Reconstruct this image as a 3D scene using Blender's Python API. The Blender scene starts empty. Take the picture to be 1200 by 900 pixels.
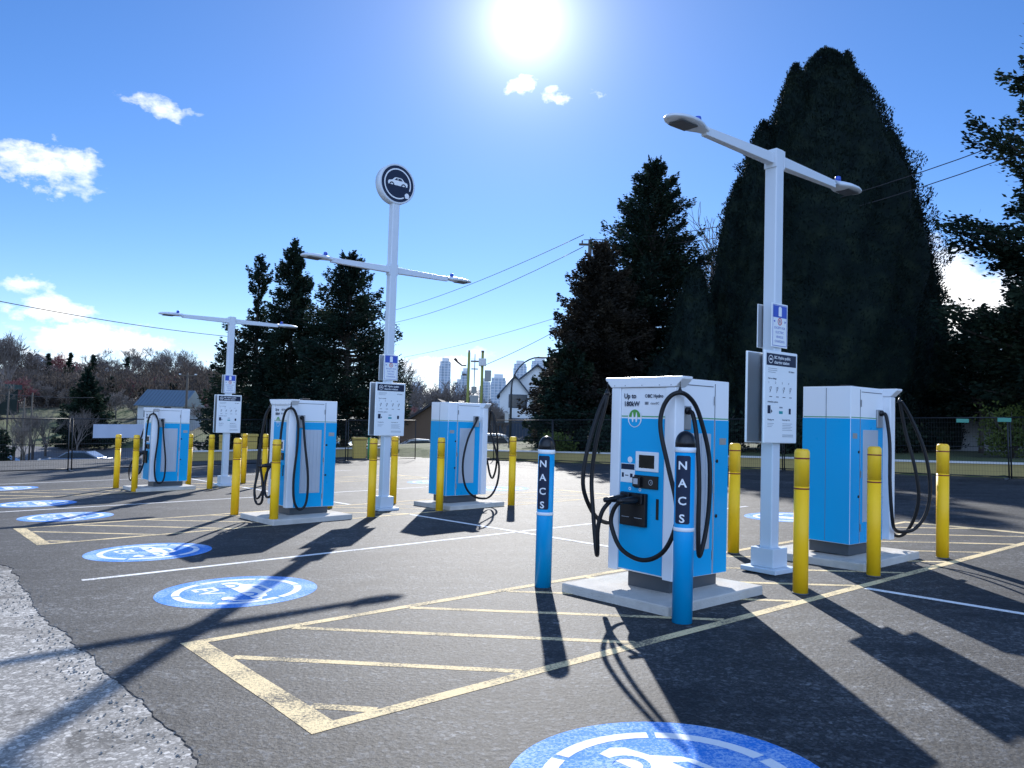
import bpy, bmesh, math, random
import numpy as np
from mathutils import Vector, Matrix
from math import radians as rad, sin, cos, pi
random.seed(7); rng = np.random.default_rng(7)
SC = bpy.context.scene
COL = SC.collection

# ------------------------------------------------------------------ camera
F = 925.0; PITCH = 0.04681578; ROLL = 0.02999145
SX, SY = 0.03021135, -0.00562883            # the lot drains: it climbs a little to the right
H = 1.5568
def cam_axes():
    fw = Vector((0, cos(PITCH), sin(PITCH))); up = Vector((0, -sin(PITCH), cos(PITCH))); rt = Vector((1, 0, 0))
    return rt*cos(ROLL)+up*sin(ROLL), up*cos(ROLL)-rt*sin(ROLL), fw
CR, CU, CF = cam_axes()
cd = bpy.data.cameras.new('camera'); cam = bpy.data.objects.new('camera', cd); COL.objects.link(cam)
cd.sensor_width = 36; cd.lens = F/1200*36; cd.clip_end = 6000; cd.clip_start = 0.05
m = Matrix((CR, CU, -CF)).transposed().to_4x4(); m.translation = Vector((0, 0, H)); cam.matrix_world = m
SC.camera = cam
def at(px, py, Y):
    d = CR*(px-600)+CU*(450-py)+CF*F
    d = d*(Y/d.y); return Vector((d.x, Y, H+d.z))

# lot grid: u runs along the islands, v across them
AL = rad(39.3)
UX, UY = cos(AL), sin(AL); VX, VY = -sin(AL), cos(AL)
BX, BY = -0.946, 4.026
def plane(x, y): return SX*x+SY*y
def W(u, v, h=0.0):
    x = BX+UX*u+VX*v; y = BY+UY*u+VY*v
    return Vector((x, y, plane(x, y)+h))
def to_uv(x, y):
    dx, dy = x-BX, y-BY
    return dx*UX+dy*UY, dx*VX+dy*VY
def sm(a, b, x):
    t = min(1, max(0, (x-a)/(b-a))); return t*t*(3-2*t)
def u_edge(v):                       # line of the low wall on the right
    return 24.3-(v-5)*0.22
def T(x, y):                         # terrain height
    xc = min(max(x, -32), 34); yc = min(max(y, -30), 60)
    z = plane(xc, yc)-0.03
    u, v = to_uv(x, y)
    d = u-u_edge(v)
    if d > 0 and v < 40: z += 0.43*sm(0.15, 1.3, d)
    e = v-37.5
    if e > 0:
        w = 1-sm(14, 26, u)
        z -= w*1.5*sm(0, 5, e)
        z -= (1-w)*0.2*sm(0, 20, e)
    if y > 45:                      # the hillside on the left
        k = sm(-6, -34, x+0.16*(y-60)) if x < 20 else 0
        r = 0
        if y > 56: r = 4.2*sm(56, 100, y)+6.5*sm(100, 230, y)+6*sm(230, 500, y)
        z += k*r
    return z

# ------------------------------------------------------------------ materials
MATS = {}
def nt_mat(name):
    m = bpy.data.materials.new(name); m.use_nodes = True
    b = m.node_tree.nodes['Principled BSDF']; return m, m.node_tree, b
def N(nt, typ, **kw):
    n = nt.nodes.new(typ)
    for k, v in kw.items():
        if k in n.inputs: n.inputs[k].default_value = v
        else: setattr(n, k, v)
    return n
def simple(name, col, rough=0.5, metal=0.0, var=0.08, scale=3.0, bump=0.0, bscale=60, coat=0, spec=0.5, trans=0):
    if name in MATS: return MATS[name]
    m, nt, b = nt_mat(name)
    b.inputs['Roughness'].default_value = rough; b.inputs['Metallic'].default_value = metal
    b.inputs['Coat Weight'].default_value = coat; b.inputs['Specular IOR Level'].default_value = spec
    tc = N(nt, 'ShaderNodeTexCoord'); no = N(nt, 'ShaderNodeTexNoise', Scale=scale, Detail=6.0)
    nt.links.new(tc.outputs['Object'], no.inputs['Vector'])
    mx = N(nt, 'ShaderNodeMix', data_type='RGBA')
    mx.inputs[6].default_value = (*[c*(1-var) for c in col], 1); mx.inputs[7].default_value = (*[min(1, c*(1+var)) for c in col], 1)
    nt.links.new(no.outputs['Fac'], mx.inputs[0]); nt.links.new(mx.outputs[2], b.inputs['Base Color'])
    mr = N(nt, 'ShaderNodeMapRange'); mr.inputs[3].default_value = max(0.02, rough-0.08); mr.inputs[4].default_value = min(1, rough+0.1)
    no2 = N(nt, 'ShaderNodeTexNoise', Scale=scale*4, Detail=4.0); nt.links.new(tc.outputs['Object'], no2.inputs['Vector'])
    nt.links.new(no2.outputs['Fac'], mr.inputs[0]); nt.links.new(mr.outputs[0], b.inputs['Roughness'])
    if bump:
        n3 = N(nt, 'ShaderNodeTexNoise', Scale=bscale, Detail=3.0); nt.links.new(tc.outputs['Object'], n3.inputs['Vector'])
        bp = N(nt, 'ShaderNodeBump', Strength=bump, Distance=0.01); nt.links.new(n3.outputs['Fac'], bp.inputs['Height']); nt.links.new(bp.outputs[0], b.inputs['Normal'])
    MATS[name] = m; return m

def ramp(nt, stops):
    r = N(nt, 'ShaderNodeValToRGB'); e = r.color_ramp.elements
    e[0].position, e[0].color = stops[0][0], (*stops[0][1], 1); e[1].position, e[1].color = stops[-1][0], (*stops[-1][1], 1)
    for p, c in stops[1:-1]:
        x = e.new(p); x.color = (*c, 1)
    return r
def asphalt(name, dark, mid, light, rough, bump, spec, amp, pits):
    m, nt, b = nt_mat(name); g = N(nt, 'ShaderNodeNewGeometry'); P = g.outputs['Position']
    def L(a, b_): nt.links.new(a, b_)
    big = N(nt, 'ShaderNodeTexNoise', Scale=0.5, Detail=5.0, Roughness=0.6); L(P, big.inputs['Vector'])
    med = N(nt, 'ShaderNodeTexNoise', Scale=9.0, Detail=8.0, Roughness=0.75); L(P, med.inputs['Vector'])
    mp = N(nt, 'ShaderNodeMapping'); mp.inputs['Rotation'].default_value = (0, 0, -AL); mp.inputs['Scale'].default_value = (0.25, 3.0, 1)
    L(P, mp.inputs['Vector']); st = N(nt, 'ShaderNodeTexNoise', Scale=1.2, Detail=5.0); L(mp.outputs[0], st.inputs['Vector'])
    v1 = N(nt, 'ShaderNodeTexVoronoi', Scale=38.0); L(P, v1.inputs['Vector']); v2 = N(nt, 'ShaderNodeTexVoronoi', Scale=85.0); L(P, v2.inputs['Vector'])
    s1 = N(nt, 'ShaderNodeSeparateColor'); L(v1.outputs['Color'], s1.inputs[0]); s2 = N(nt, 'ShaderNodeSeparateColor'); L(v2.outputs['Color'], s2.inputs[0])
    def M(op, a, b_, c=None):
        n_ = N(nt, 'ShaderNodeMath', operation=op)
        for i, q in enumerate((a, b_, c)):
            if q is None: continue
            if isinstance(q, (int, float)): n_.inputs[i].default_value = q
            else: L(q, n_.inputs[i])
        return n_.outputs[0]
    base = M('ADD', M('MULTIPLY', big.outputs['Fac'], .38), M('ADD', M('MULTIPLY', st.outputs['Fac'], .27), M('MULTIPLY', med.outputs['Fac'], .35)))
    r = ramp(nt, [(0.38, dark), (0.50, mid), (0.62, light)]); L(base, r.inputs[0])
    k = M('ADD', M('MULTIPLY', M('POWER', s1.outputs[0], 6.0), 2.4), M('MULTIPLY', M('POWER', s2.outputs[1], 4.0), 2.0)); k = M('MULTIPLY_ADD', k, amp, 1.0-amp*.62)
    pn = N(nt, 'ShaderNodeTexNoise', Scale=34.0, Detail=4.0, Roughness=.6); L(P, pn.inputs['Vector'])
    pr = ramp(nt, [(.30, (pits, pits, pits)), (.44, (1, 1, 1))]); L(pn.outputs['Fac'], pr.inputs[0]); k = M('MULTIPLY', k, pr.outputs[0])
    sn = N(nt, 'ShaderNodeTexNoise', Scale=1.7, Detail=4.0, Roughness=.55, Distortion=.6); L(P, sn.inputs['Vector'])
    sr = ramp(nt, [(.36, (.55, .55, .55)), (.43, (1, 1, 1)), (.60, (1, 1, 1)), (.70, (1.35, 1.35, 1.35))]); L(sn.outputs['Fac'], sr.inputs[0]); k = M('MULTIPLY', k, sr.outputs[0])
    vs_ = N(nt, 'ShaderNodeVectorMath', operation='SCALE'); L(r.outputs[0], vs_.inputs[0]); L(k, vs_.inputs['Scale']); L(vs_.outputs[0], b.inputs['Base Color'])
    b.inputs['Roughness'].default_value = rough; b.inputs['Specular IOR Level'].default_value = spec
    hgt_ = M('ADD', M('MULTIPLY', s1.outputs[0], .5), M('ADD', M('MULTIPLY', s2.outputs[1], .35), M('MULTIPLY', pn.outputs['Fac'], 1.2)))
    bp = N(nt, 'ShaderNodeBump', Strength=bump, Distance=0.006); L(hgt_, bp.inputs['Height']); L(bp.outputs[0], b.inputs['Normal'])
    return m
M_NEW = asphalt('new_asphalt', (0.010, 0.011, 0.0125), (0.027, 0.0285, 0.030), (0.066, 0.067, 0.067), 0.73, 1.0, 0.42, 0.95, 0.45)
M_OLD = asphalt('old_asphalt', (0.20, 0.19, 0.17), (0.275, 0.26, 0.235), (0.36, 0.345, 0.315), 0.85, 0.4, 0.22, 0.45, 0.7)
def paint(name, col, under, wear=0.5, rough=0.6):
    m, nt, b = nt_mat(name); g = N(nt, 'ShaderNodeNewGeometry'); P = g.outputs['Position']
    n = N(nt, 'ShaderNodeTexNoise', Scale=55.0, Detail=6.0, Roughness=0.75); nt.links.new(P, n.inputs['Vector'])
    n2 = N(nt, 'ShaderNodeTexNoise', Scale=2.5, Detail=3.0); nt.links.new(P, n2.inputs['Vector'])
    s = N(nt, 'ShaderNodeMath', operation='MULTIPLY_ADD'); nt.links.new(n2.outputs['Fac'], s.inputs[0]); s.inputs[1].default_value = 0.5; nt.links.new(n.outputs['Fac'], s.inputs[2])
    r = ramp(nt, [(wear+0.12, (0, 0, 0)), (wear+0.28, (1, 1, 1))]); nt.links.new(s.outputs[0], r.inputs[0])
    mx = N(nt, 'ShaderNodeMix', data_type='RGBA'); mx.inputs[6].default_value = (*col, 1); mx.inputs[7].default_value = (*under, 1)
    nt.links.new(r.outputs[0], mx.inputs[0]); nt.links.new(mx.outputs[2], b.inputs['Base Color']); b.inputs['Roughness'].default_value = .78; b.inputs['Specular IOR Level'].default_value = .22
    v = N(nt, 'ShaderNodeTexVoronoi', Scale=110.0); nt.links.new(P, v.inputs['Vector'])
    bp = N(nt, 'ShaderNodeBump', Strength=0.5, Distance=0.006); nt.links.new(v.outputs['Distance'], bp.inputs['Height']); nt.links.new(bp.outputs[0], b.inputs['Normal'])
    return m
M_CREAM = paint('cream_line_paint', (0.78, 0.61, 0.33), (0.11, 0.10, 0.08), 0.60)
M_WHITEL = paint('white_line_paint', (0.80, 0.80, 0.78), (0.15, 0.15, 0.15), 0.66)
M_DBLUE = paint('blue_marking_paint', (0.025, 0.21, 0.66), (0.36, 0.52, 0.78), 0.58, 0.55)
M_DWHITE = paint('white_marking_paint', (0.82, 0.83, 0.84), (0.25, 0.38, 0.66), 0.78)
M_WHITE = simple('white_powder_coat', (0.74, 0.77, 0.80), 0.32, var=0.03, scale=2, coat=0.2)
M_BLUE = simple('cyan_blue_film', (0.0, 0.345, 0.66), 0.3, var=0.05, scale=1.5, coat=0.0, spec=.22)
M_VENT = simple('vent_grey', (0.45, 0.50, 0.56), 0.45, 0.3, 0.06)
M_STEEL = simple('brushed_steel', (0.36, 0.37, 0.38), 0.45, 0.7)
M_SKIRT = simple('grey_plinth', (0.055, 0.065, 0.075), 0.5)
M_SEAM = simple('dark_seam', (0.12, 0.13, 0.15), 0.6)
M_BLACK = simple('black_rubber', (0.008, 0.008, 0.009), 0.5, spec=.3)
M_BPLAST = simple('black_plastic', (0.008, 0.009, 0.011), 0.3, spec=.35)
M_GLASSB = simple('dark_screen', (0.012, 0.012, 0.015), 0.08)
M_NAVY = simple('navy_print', (0.006, 0.016, 0.045), 0.5, spec=.3)
M_GREEN = simple('logo_green', (0.07, 0.30, 0.05), 0.4)
M_GREENL = simple('logo_green_line', (0.10, 0.33, 0.16), 0.4)
M_RED = simple('red_print', (0.55, 0.03, 0.03), 0.5)
M_RBLUE = simple('royal_blue_print', (0.02, 0.07, 0.42), 0.4)
M_TEAL = simple('teal_print', (0.0, 0.28, 0.30), 0.5)
M_GREYP = simple('grey_print', (0.20, 0.24, 0.28), 0.5)
M_PANEL = simple('sign_face', (0.72, 0.76, 0.78), 0.35, var=0.03)
M_CONC = simple('concrete', (0.50, 0.47, 0.42), 0.85, var=0.34, scale=5, bump=0.9, bscale=70)
def yellow_mat():
    m, nt, b = nt_mat('yellow_sleeve'); tc = N(nt, 'ShaderNodeTexCoord'); no = N(nt, 'ShaderNodeTexNoise', Scale=3.0, Detail=6.0)
    nt.links.new(tc.outputs['Object'], no.inputs['Vector'])
    r = ramp(nt, [(0.3, (0.91, 0.50, 0.010)), (0.7, (0.97, 0.58, 0.015))]); nt.links.new(no.outputs['Fac'], r.inputs[0]); nt.links.new(r.outputs[0], b.inputs['Base Color'])
    b.inputs['Roughness'].default_value = 0.42; b.inputs['Specular IOR Level'].default_value = 0.25
    return m
M_YEL = yellow_mat()
def yellow_cap():
    m, nt, b = nt_mat('yellow_hollow_sleeve'); b.inputs['Base Color'].default_value = (0.98, 0.59, 0.02, 1); b.inputs['Roughness'].default_value = 0.4
    tr = N(nt, 'ShaderNodeBsdfTranslucent'); tr.inputs[0].default_value = (1.0, 0.72, 0.16, 1)
    mx = N(nt, 'ShaderNodeMixShader'); mx.inputs[0].default_value = 0.12; nt.links.new(b.outputs[0], mx.inputs[1]); nt.links.new(tr.outputs[0], mx.inputs[2])
    nt.links.new(mx.outputs[0], nt.nodes['Material Output'].inputs[0]); return m
M_YCAP = yellow_cap()
M_STRIPE = simple('dark_red_tape', (0.22, 0.02, 0.015), 0.5)
M_BSLEEVE = simple('blue_sleeve', (0.0, 0.31, 0.64), 0.34, var=0.07, spec=.3)
M_GALV = simple('pale_grey_pole_paint', (0.56, 0.62, 0.68), 0.4, var=0.04)
def foliage(name, c1, c2, c3, trans=0.25, scale=0.6):
    m, nt, b = nt_mat(name); g = N(nt, 'ShaderNodeNewGeometry')
    n = N(nt, 'ShaderNodeTexNoise', Scale=scale, Detail=5.0, Roughness=0.7); nt.links.new(g.outputs['Position'], n.inputs['Vector'])
    r = ramp(nt, [(0.32, c1), (0.5, c2), (0.68, c3)]); nt.links.new(n.outputs['Fac'], r.inputs[0]); nt.links.new(r.outputs[0], b.inputs['Base Color'])
    b.inputs['Roughness'].default_value = 0.8; b.inputs['Specular IOR Level'].default_value = 0.12
    t = N(nt, 'ShaderNodeBsdfTranslucent'); nt.links.new(r.outputs[0], t.inputs[0])
    mx = N(nt, 'ShaderNodeMixShader'); mx.inputs[0].default_value = trans; nt.links.new(b.outputs[0], mx.inputs[1]); nt.links.new(t.outputs[0], mx.inputs[2])
    nt.links.new(mx.outputs[0], nt.nodes['Material Output'].inputs[0]); return m
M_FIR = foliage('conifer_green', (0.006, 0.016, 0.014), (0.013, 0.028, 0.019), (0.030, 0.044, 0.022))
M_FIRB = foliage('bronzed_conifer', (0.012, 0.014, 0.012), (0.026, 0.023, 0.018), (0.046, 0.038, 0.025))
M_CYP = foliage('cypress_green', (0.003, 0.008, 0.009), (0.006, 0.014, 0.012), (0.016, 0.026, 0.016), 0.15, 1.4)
M_SHRUB = foliage('light_shrub_green', (0.05, 0.08, 0.02), (0.09, 0.12, 0.03), (0.14, 0.17, 0.05), 0.4)
M_BARK = simple('bark', (0.055, 0.045, 0.038), 0.9, var=0.3, scale=8, bump=0.8, bscale=20)
M_TWIG = simple('grey_brown_twigs', (0.15, 0.125, 0.11), 0.85, var=0.25, scale=0.5)
M_TWIGR = simple('red_brown_twigs', (0.22, 0.08, 0.08), 0.85, var=0.25, scale=0.5)
M_TWIGL = simple('pale_twigs', (0.17, 0.15, 0.13), 0.85, var=0.25, scale=0.5)
M_WIRE = simple('black_wire_mesh', (0.015, 0.017, 0.02), 0.5, 0.3)
M_CABLEW = simple('overhead_wire', (0.03, 0.03, 0.035), 0.6)

# ------------------------------------------------------------------ mesh builder
class MB:
    def __init__(s): s.v = []; s.f = []; s.sm = []
    def add(s, v, f, smooth=False):
        o = len(s.v); s.v += [tuple(p) for p in v]; s.f += [tuple(i+o for i in q) for q in f]; s.sm += [smooth]*len(f); return s
    def box(s, c, d, rz=0, R=None):
        x, y, z = [q/2 for q in d]; P = [Vector((a*x, b*y, e*z)) for e in (-1, 1) for a, b in ((-1, -1), (1, -1), (1, 1), (-1, 1))]
        if R is None: R = Matrix.Rotation(rz, 3, 'Z')
        P = [R@p+Vector(c) for p in P]
        return s.add(P, [(0, 3, 2, 1), (4, 5, 6, 7), (0, 1, 5, 4), (1, 2, 6, 5), (2, 3, 7, 6), (3, 0, 4, 7)])
    def lathe(s, prof, c=(0, 0, 0), n=24, R=None):
        c = Vector(c); V = []; Fc = []
        for r, z in prof:
            for k in range(n):
                p = Vector((r*cos(2*pi*k/n), r*sin(2*pi*k/n), z)); V.append((R@p if R else p)+c)
        for i in range(len(prof)-1):
            for k in range(n):
                a, b = i*n+k, i*n+(k+1) % n; Fc.append((a, b, b+n, a+n))
        s.add(V, Fc, True)
        o = len(s.v)-len(V)
        s.f.append(tuple(o+k for k in reversed(range(n)))); s.sm.append(False)
        s.f.append(tuple(o+(len(prof)-1)*n+k for k in range(n))); s.sm.append(False)
        return s
    def tube(s, pts, r, n=10, cap=True):
        pts = [Vector(p) for p in pts]; rr = r if isinstance(r, (list, tuple)) else [r]*len(pts)
        V = []; Fc = []; prev = None
        for i, p in enumerate(pts):
            t = (pts[min(i+1, len(pts)-1)]-pts[max(i-1, 0)])
            if t.length < 1e-9: t = Vector((0, 0, 1))
            t.normalize()
            if prev is None:
                a = Vector((0, 0, 1)) if abs(t.z) < 0.9 else Vector((1, 0, 0)); x = a.cross(t).normalized()
            else: x = (prev-t*prev.dot(t)).normalized()
            prev = x; y = t.cross(x)
            for k in range(n): V.append(p+(x*cos(2*pi*k/n)+y*sin(2*pi*k/n))*rr[i])
        for i in range(len(pts)-1):
            for k in range(n):
                a, b = i*n+k, i*n+(k+1) % n; Fc.append((a, b, b+n, a+n))
        if cap: Fc += [tuple(reversed(range(n))), tuple((len(pts)-1)*n+k for k in range(n))]
        return s.add(V, Fc, n > 4)
    def prism(s, poly, fr, h0, h1):
        """2D polygon in frame fr (origin, x, y, n) extruded between n-offsets"""
        n = len(poly); V = [fr(a, b, h0) for a, b in poly]+[fr(a, b, h1) for a, b in poly]
        Fc = [tuple(reversed(range(n))), tuple(range(n, 2*n))]+[(i, (i+1) % n, n+(i+1) % n, n+i) for i in range(n)]
        return s.add(V, Fc)
    def flat(s, poly, fr, h=0.0):
        return s.add([fr(a, b, h) for a, b in poly], [tuple(range(len(poly)))])
    def ring(s, fr, cx, cy, r0, r1, a0=0, a1=360, h=0.0, n=48, sy=1.0):
        V = []; k = max(3, int(n*abs(a1-a0)/360))
        for i in range(k+1):
            a = rad(a0+(a1-a0)*i/k); V += [fr(cx+r0*cos(a), cy+r0*sin(a)*sy, h), fr(cx+r1*cos(a), cy+r1*sin(a)*sy, h)]
        return s.add(V, [(2*i, 2*i+1, 2*i+3, 2*i+2) for i in range(k)])
    def disc(s, fr, cx, cy, r, h=0.0, n=40, a0=0, a1=360):
        pts = [(cx+r*cos(rad(a0+(a1-a0)*i/n)), cy+r*sin(rad(a0+(a1-a0)*i/n))) for i in range(n + (0 if a1-a0 == 360 else 1))]
        return s.flat(pts, fr, h)
    def text(s, body, fr, x, y, size, h=0.0, align='LEFT', bold=0.0, sx=1.0):
        V, Fc = text2d(body, align, bold)
        return s.add([fr(x+a*size*sx, y+b*size, h) for a, b in V], Fc)
    def build(s, name, mat, parent=None, bevel=0, seg=2, loc=None):
        me = bpy.data.meshes.new(name); me.from_pydata(s.v, [], s.f)
        me.polygons.foreach_set('use_smooth', s.sm); me.materials.append(mat); me.update()
        o = bpy.data.objects.new(name, me); COL.objects.link(o)
        if parent: o.parent = parent
        if loc: o.location = loc
        if bevel:
            b = o.modifiers.new('bevel', 'BEVEL'); b.width = bevel; b.segments = seg; b.limit_method = 'ANGLE'; b.angle_limit = rad(40)
        return o
TXT = {}
def text2d(body, align, bold):
    k = (body, align, bold)
    if k in TXT: return TXT[k]
    c = bpy.data.curves.new('t', 'FONT'); c.body = body; c.size = 1.0; c.align_x = align; c.offset = bold; c.resolution_u = 3; c.fill_mode = 'BOTH'
    o = bpy.data.objects.new('t', c); COL.objects.link(o)
    dg = bpy.context.evaluated_depsgraph_get(); me = bpy.data.meshes.new_from_object(o.evaluated_get(dg))
    V = [(v.co.x, v.co.y) for v in me.vertices]; Fc = [tuple(p.vertices) for p in me.polygons]
    bpy.data.objects.remove(o); bpy.data.curves.remove(c); bpy.data.meshes.remove(me)
    TXT[k] = (V, Fc); return TXT[k]
def frame(o, x, y, n=None):
    o, x, y = Vector(o), Vector(x).normalized(), Vector(y).normalized(); n = Vector(n) if n else x.cross(y)
    return lambda a, b, h=0.0: o+x*a+y*b+n*h
def thing(name, label, cat, loc=(0, 0, 0), rz=0, group=None):
    o = bpy.data.objects.new(name, None); COL.objects.link(o); o.location = loc; o.rotation_euler = (0, 0, rz); o.empty_display_size = 0.2
    return tag(o, label, cat, group)
def tag(o, label, cat, group=None):
    o['label'] = label; o['category'] = cat
    if group: o['group'] = group
    return o
def struct(o, kind='structure'): o['kind'] = kind; return o
def dup(o, parent=None):
    c = o.copy(); COL.objects.link(c); c.parent = parent
    for ch in list(o.children): dup(ch, c)
    return c

# ------------------------------------------------------------------ terrain and lot
def axis(lo, hi):
    a = [0.0]; st = 1.1
    while a[-1] < hi:
        a.append(a[-1]+st)
        if a[-1] > 55: st *= 1.13
    b = [0.0]; st = 1.1
    while b[-1] > lo:
        b.append(b[-1]-st)
        if b[-1] < -50: st *= 1.13
    return sorted(set(a+b))
xs, ys = axis(-2500, 2500), axis(-150, 4000)
tv = []
for y in ys:
    for x in xs: tv.append((x, y, T(x, y)))
nx = len(xs); tf = [(j*nx+i, j*nx+i+1, (j+1)*nx+i+1, (j+1)*nx+i) for j in range(len(ys)-1) for i in range(nx-1)]
def ground_mat():
    m, nt, b = nt_mat('grass_and_soil'); g = N(nt, 'ShaderNodeNewGeometry'); P = g.outputs['Position']
    n = N(nt, 'ShaderNodeTexNoise', Scale=0.12, Detail=7.0, Roughness=0.65); nt.links.new(P, n.inputs['Vector'])
    n2 = N(nt, 'ShaderNodeTexNoise', Scale=9.0, Detail=5.0, Roughness=0.8); nt.links.new(P, n2.inputs['Vector'])
    r = ramp(nt, [(0.3, (0.06, 0.055, 0.035)), (0.5, (0.075, 0.095, 0.028)), (0.7, (0.10, 0.13, 0.035))]); nt.links.new(n.outputs['Fac'], r.inputs[0])
    mx = N(nt, 'ShaderNodeMix', data_type='RGBA', blend_type='MULTIPLY'); mx.inputs[0].default_value = 0.6
    r2 = ramp(nt, [(0.3, (0.4, 0.4, 0.4)), (0.7, (1.4, 1.4, 1.4))]); nt.links.new(n2.outputs['Fac'], r2.inputs[0])
    nt.links.new(r.outputs[0], mx.inputs[6]); nt.links.new(r2.outputs[0], mx.inputs[7]); nt.links.new(mx.outputs[2], b.inputs['Base Color'])
    b.inputs['Roughness'].default_value = 0.9
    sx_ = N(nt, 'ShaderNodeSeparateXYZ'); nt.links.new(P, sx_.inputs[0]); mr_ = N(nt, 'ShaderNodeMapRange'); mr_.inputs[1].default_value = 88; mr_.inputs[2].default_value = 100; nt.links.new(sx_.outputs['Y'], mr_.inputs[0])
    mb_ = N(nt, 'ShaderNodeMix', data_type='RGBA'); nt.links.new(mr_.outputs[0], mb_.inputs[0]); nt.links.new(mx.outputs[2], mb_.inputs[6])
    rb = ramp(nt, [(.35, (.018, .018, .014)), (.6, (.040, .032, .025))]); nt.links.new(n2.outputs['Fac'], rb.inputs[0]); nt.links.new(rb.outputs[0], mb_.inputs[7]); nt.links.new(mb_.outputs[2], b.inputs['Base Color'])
    bp = N(nt, 'ShaderNodeBump', Strength=0.8, Distance=0.06); nt.links.new(n2.outputs['Fac'], bp.inputs['Height']); nt.links.new(bp.outputs[0], b.inputs['Normal'])
    return m
M_GROUND = ground_mat()
o = MB().add(tv, tf, True).build('ground', M_GROUND); struct(o)

# paved lot: old pavement sheet and the newer asphalt lying on it with a broken edge
lot = [W(-26, -22), W(30, -22), W(30, -16), W(u_edge(-16)+.1, -16), W(u_edge(37)+.1, 37), W(-26, 37)]
struct(MB().add([(p.x, p.y, p.z+.009) for p in lot], [tuple(range(6))]).build('old_pavement', M_OLD))
edge = []
v = -20.0; ju = -0.55
while v < 36.9:
    step = random.uniform(0.02, 0.07) if v < 14 else 0.5
    ju += random.uniform(-0.016, 0.016); ju += (-0.56-ju)*0.12
    edge.append((ju+0.04*sin(v*1.3)+.01*sin(v*7.1), v)); v += step
edge.append((-0.55, 36.9))
top = [W(u, v, 0.014) for u, v in edge]; bot = [W(u-0.012+random.uniform(-.006, .004), v, 0.006) for u, v in edge]
n = len(edge); uE = [W(u_edge(v)+0.05, v, 0.014) for u, v in edge]
mb = MB().add(bot+top, [(i+1, i, n+i, n+i+1) for i in range(n-1)])
mb.add(top+uE, [(i+1, i, n+i, n+i+1) for i in range(n-1)])
struct(mb.build('parking_lot', M_NEW))

M_STONE = simple('loose_stone', (0.25, 0.235, 0.21), .9, var=.3, scale=30)
gv_ = MB(); rs_ = random.Random(5)
for i in range(900):
    v = rs_.uniform(-1.5, 8); u = -0.62+rs_.gauss(0, .09)-abs(rs_.gauss(0, .05)); r_ = rs_.uniform(.003, .011); c_ = W(u, v, .009+r_*.4)
    P_ = [Vector((rs_.uniform(.6, 1.2)*x, rs_.uniform(.6, 1.2)*y, rs_.uniform(.5, .9)*z))*r_+c_ for x, y, z in ((1, 0, 0), (0, 1, 0), (-1, 0, 0), (0, -1, 0), (0, 0, 1), (0, 0, -1))]
    gv_.add(P_, [(0, 1, 4), (1, 2, 4), (2, 3, 4), (3, 0, 4), (1, 0, 5), (2, 1, 5), (3, 2, 5), (0, 3, 5)])
go = gv_.build('loose_gravel', M_STONE); go['kind'] = 'stuff'

# painted lines (one sheet each, above the asphalt)
def seg(mb, u0, v0, u1, v1, w, h):
    du, dv = u1-u0, v1-v0; L = math.hypot(du, dv); nu, nv = -dv/L*w/2, du/L*w/2
    k = max(1, int(L/0.5))
    V = []
    for i in range(k+1):
        t = i/k; j1, j2 = random.uniform(-.004, .004), random.uniform(-.004, .004)
        V += [W(u0+du*t+nu+j1, v0+dv*t+nv+j1, h), W(u0+du*t-nu+j2, v0+dv*t-nv+j2, h)]
    mb.add(V, [(2*i, 2*i+1, 2*i+3, 2*i+2) for i in range(k)])
WID = 2.13
islands = [0.0, 8.07, 15.9]
E0, E1 = 0.0, 11.2
cr = MB(); hz = 0.0162
for k, v0 in enumerate(islands):
    w = 0.095
    v1 = v0+(WID if k < 2 else 2.0)
    seg(cr, E0+0.16, v0+w/2, E1-0.16, v0+w/2, w, hz); seg(cr, E0+0.16, v1-w/2, E1-0.16, v1-w/2, w, hz)
    seg(cr, E0+0.08, v0, E0+0.08, v1, 0.16, hz); seg(cr, E1-0.08, v0, E1-0.08, v1, 0.16, hz)
    q = 0.5
    lo, hi = v0+w, v1-w
    while q < E1+WID/1.14:
        # line: v - v0 = -(u - q)*1.14
        pts = []
        for vv in (lo, hi): pts.append((q-(vv-v0)/1.14, vv))
        (ua, va), (ub, vb) = pts
        def clip(uu, vv):
            uu2 = min(max(uu, E0+0.17), E1-0.17); return uu2, v0-(uu2-q)*1.14
        ua, va = clip(ua, va); ub, vb = clip(ub, vb)
        if ua-ub > 0.15: seg(cr, ua, va, ub, vb, 0.075, hz-0.0008)
        q += 1.045
struct(cr.build('hatch_markings', M_CREAM))
wl = MB()
for v in (5.12, 13.0, 20.9): seg(wl, -0.05, v, 5.54, v, 0.085, 0.0155); seg(wl, 5.66, v, 11.3, v, 0.085, 0.0155)
seg(wl, -0.05, -3.0, 5.54, -3.0, 0.085, 0.0155); seg(wl, 5.66, -3.0, 11.3, -3.0, 0.085, 0.0155)
for a, b in ((-6, -0.03), (2.16, 8.02), (10.23, 15.85), (18, 23.5)): seg(wl, 5.6, a, 5.6, b, 0.085, 0.0170)
struct(wl.build('stall_lines', M_WHITEL))

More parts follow.
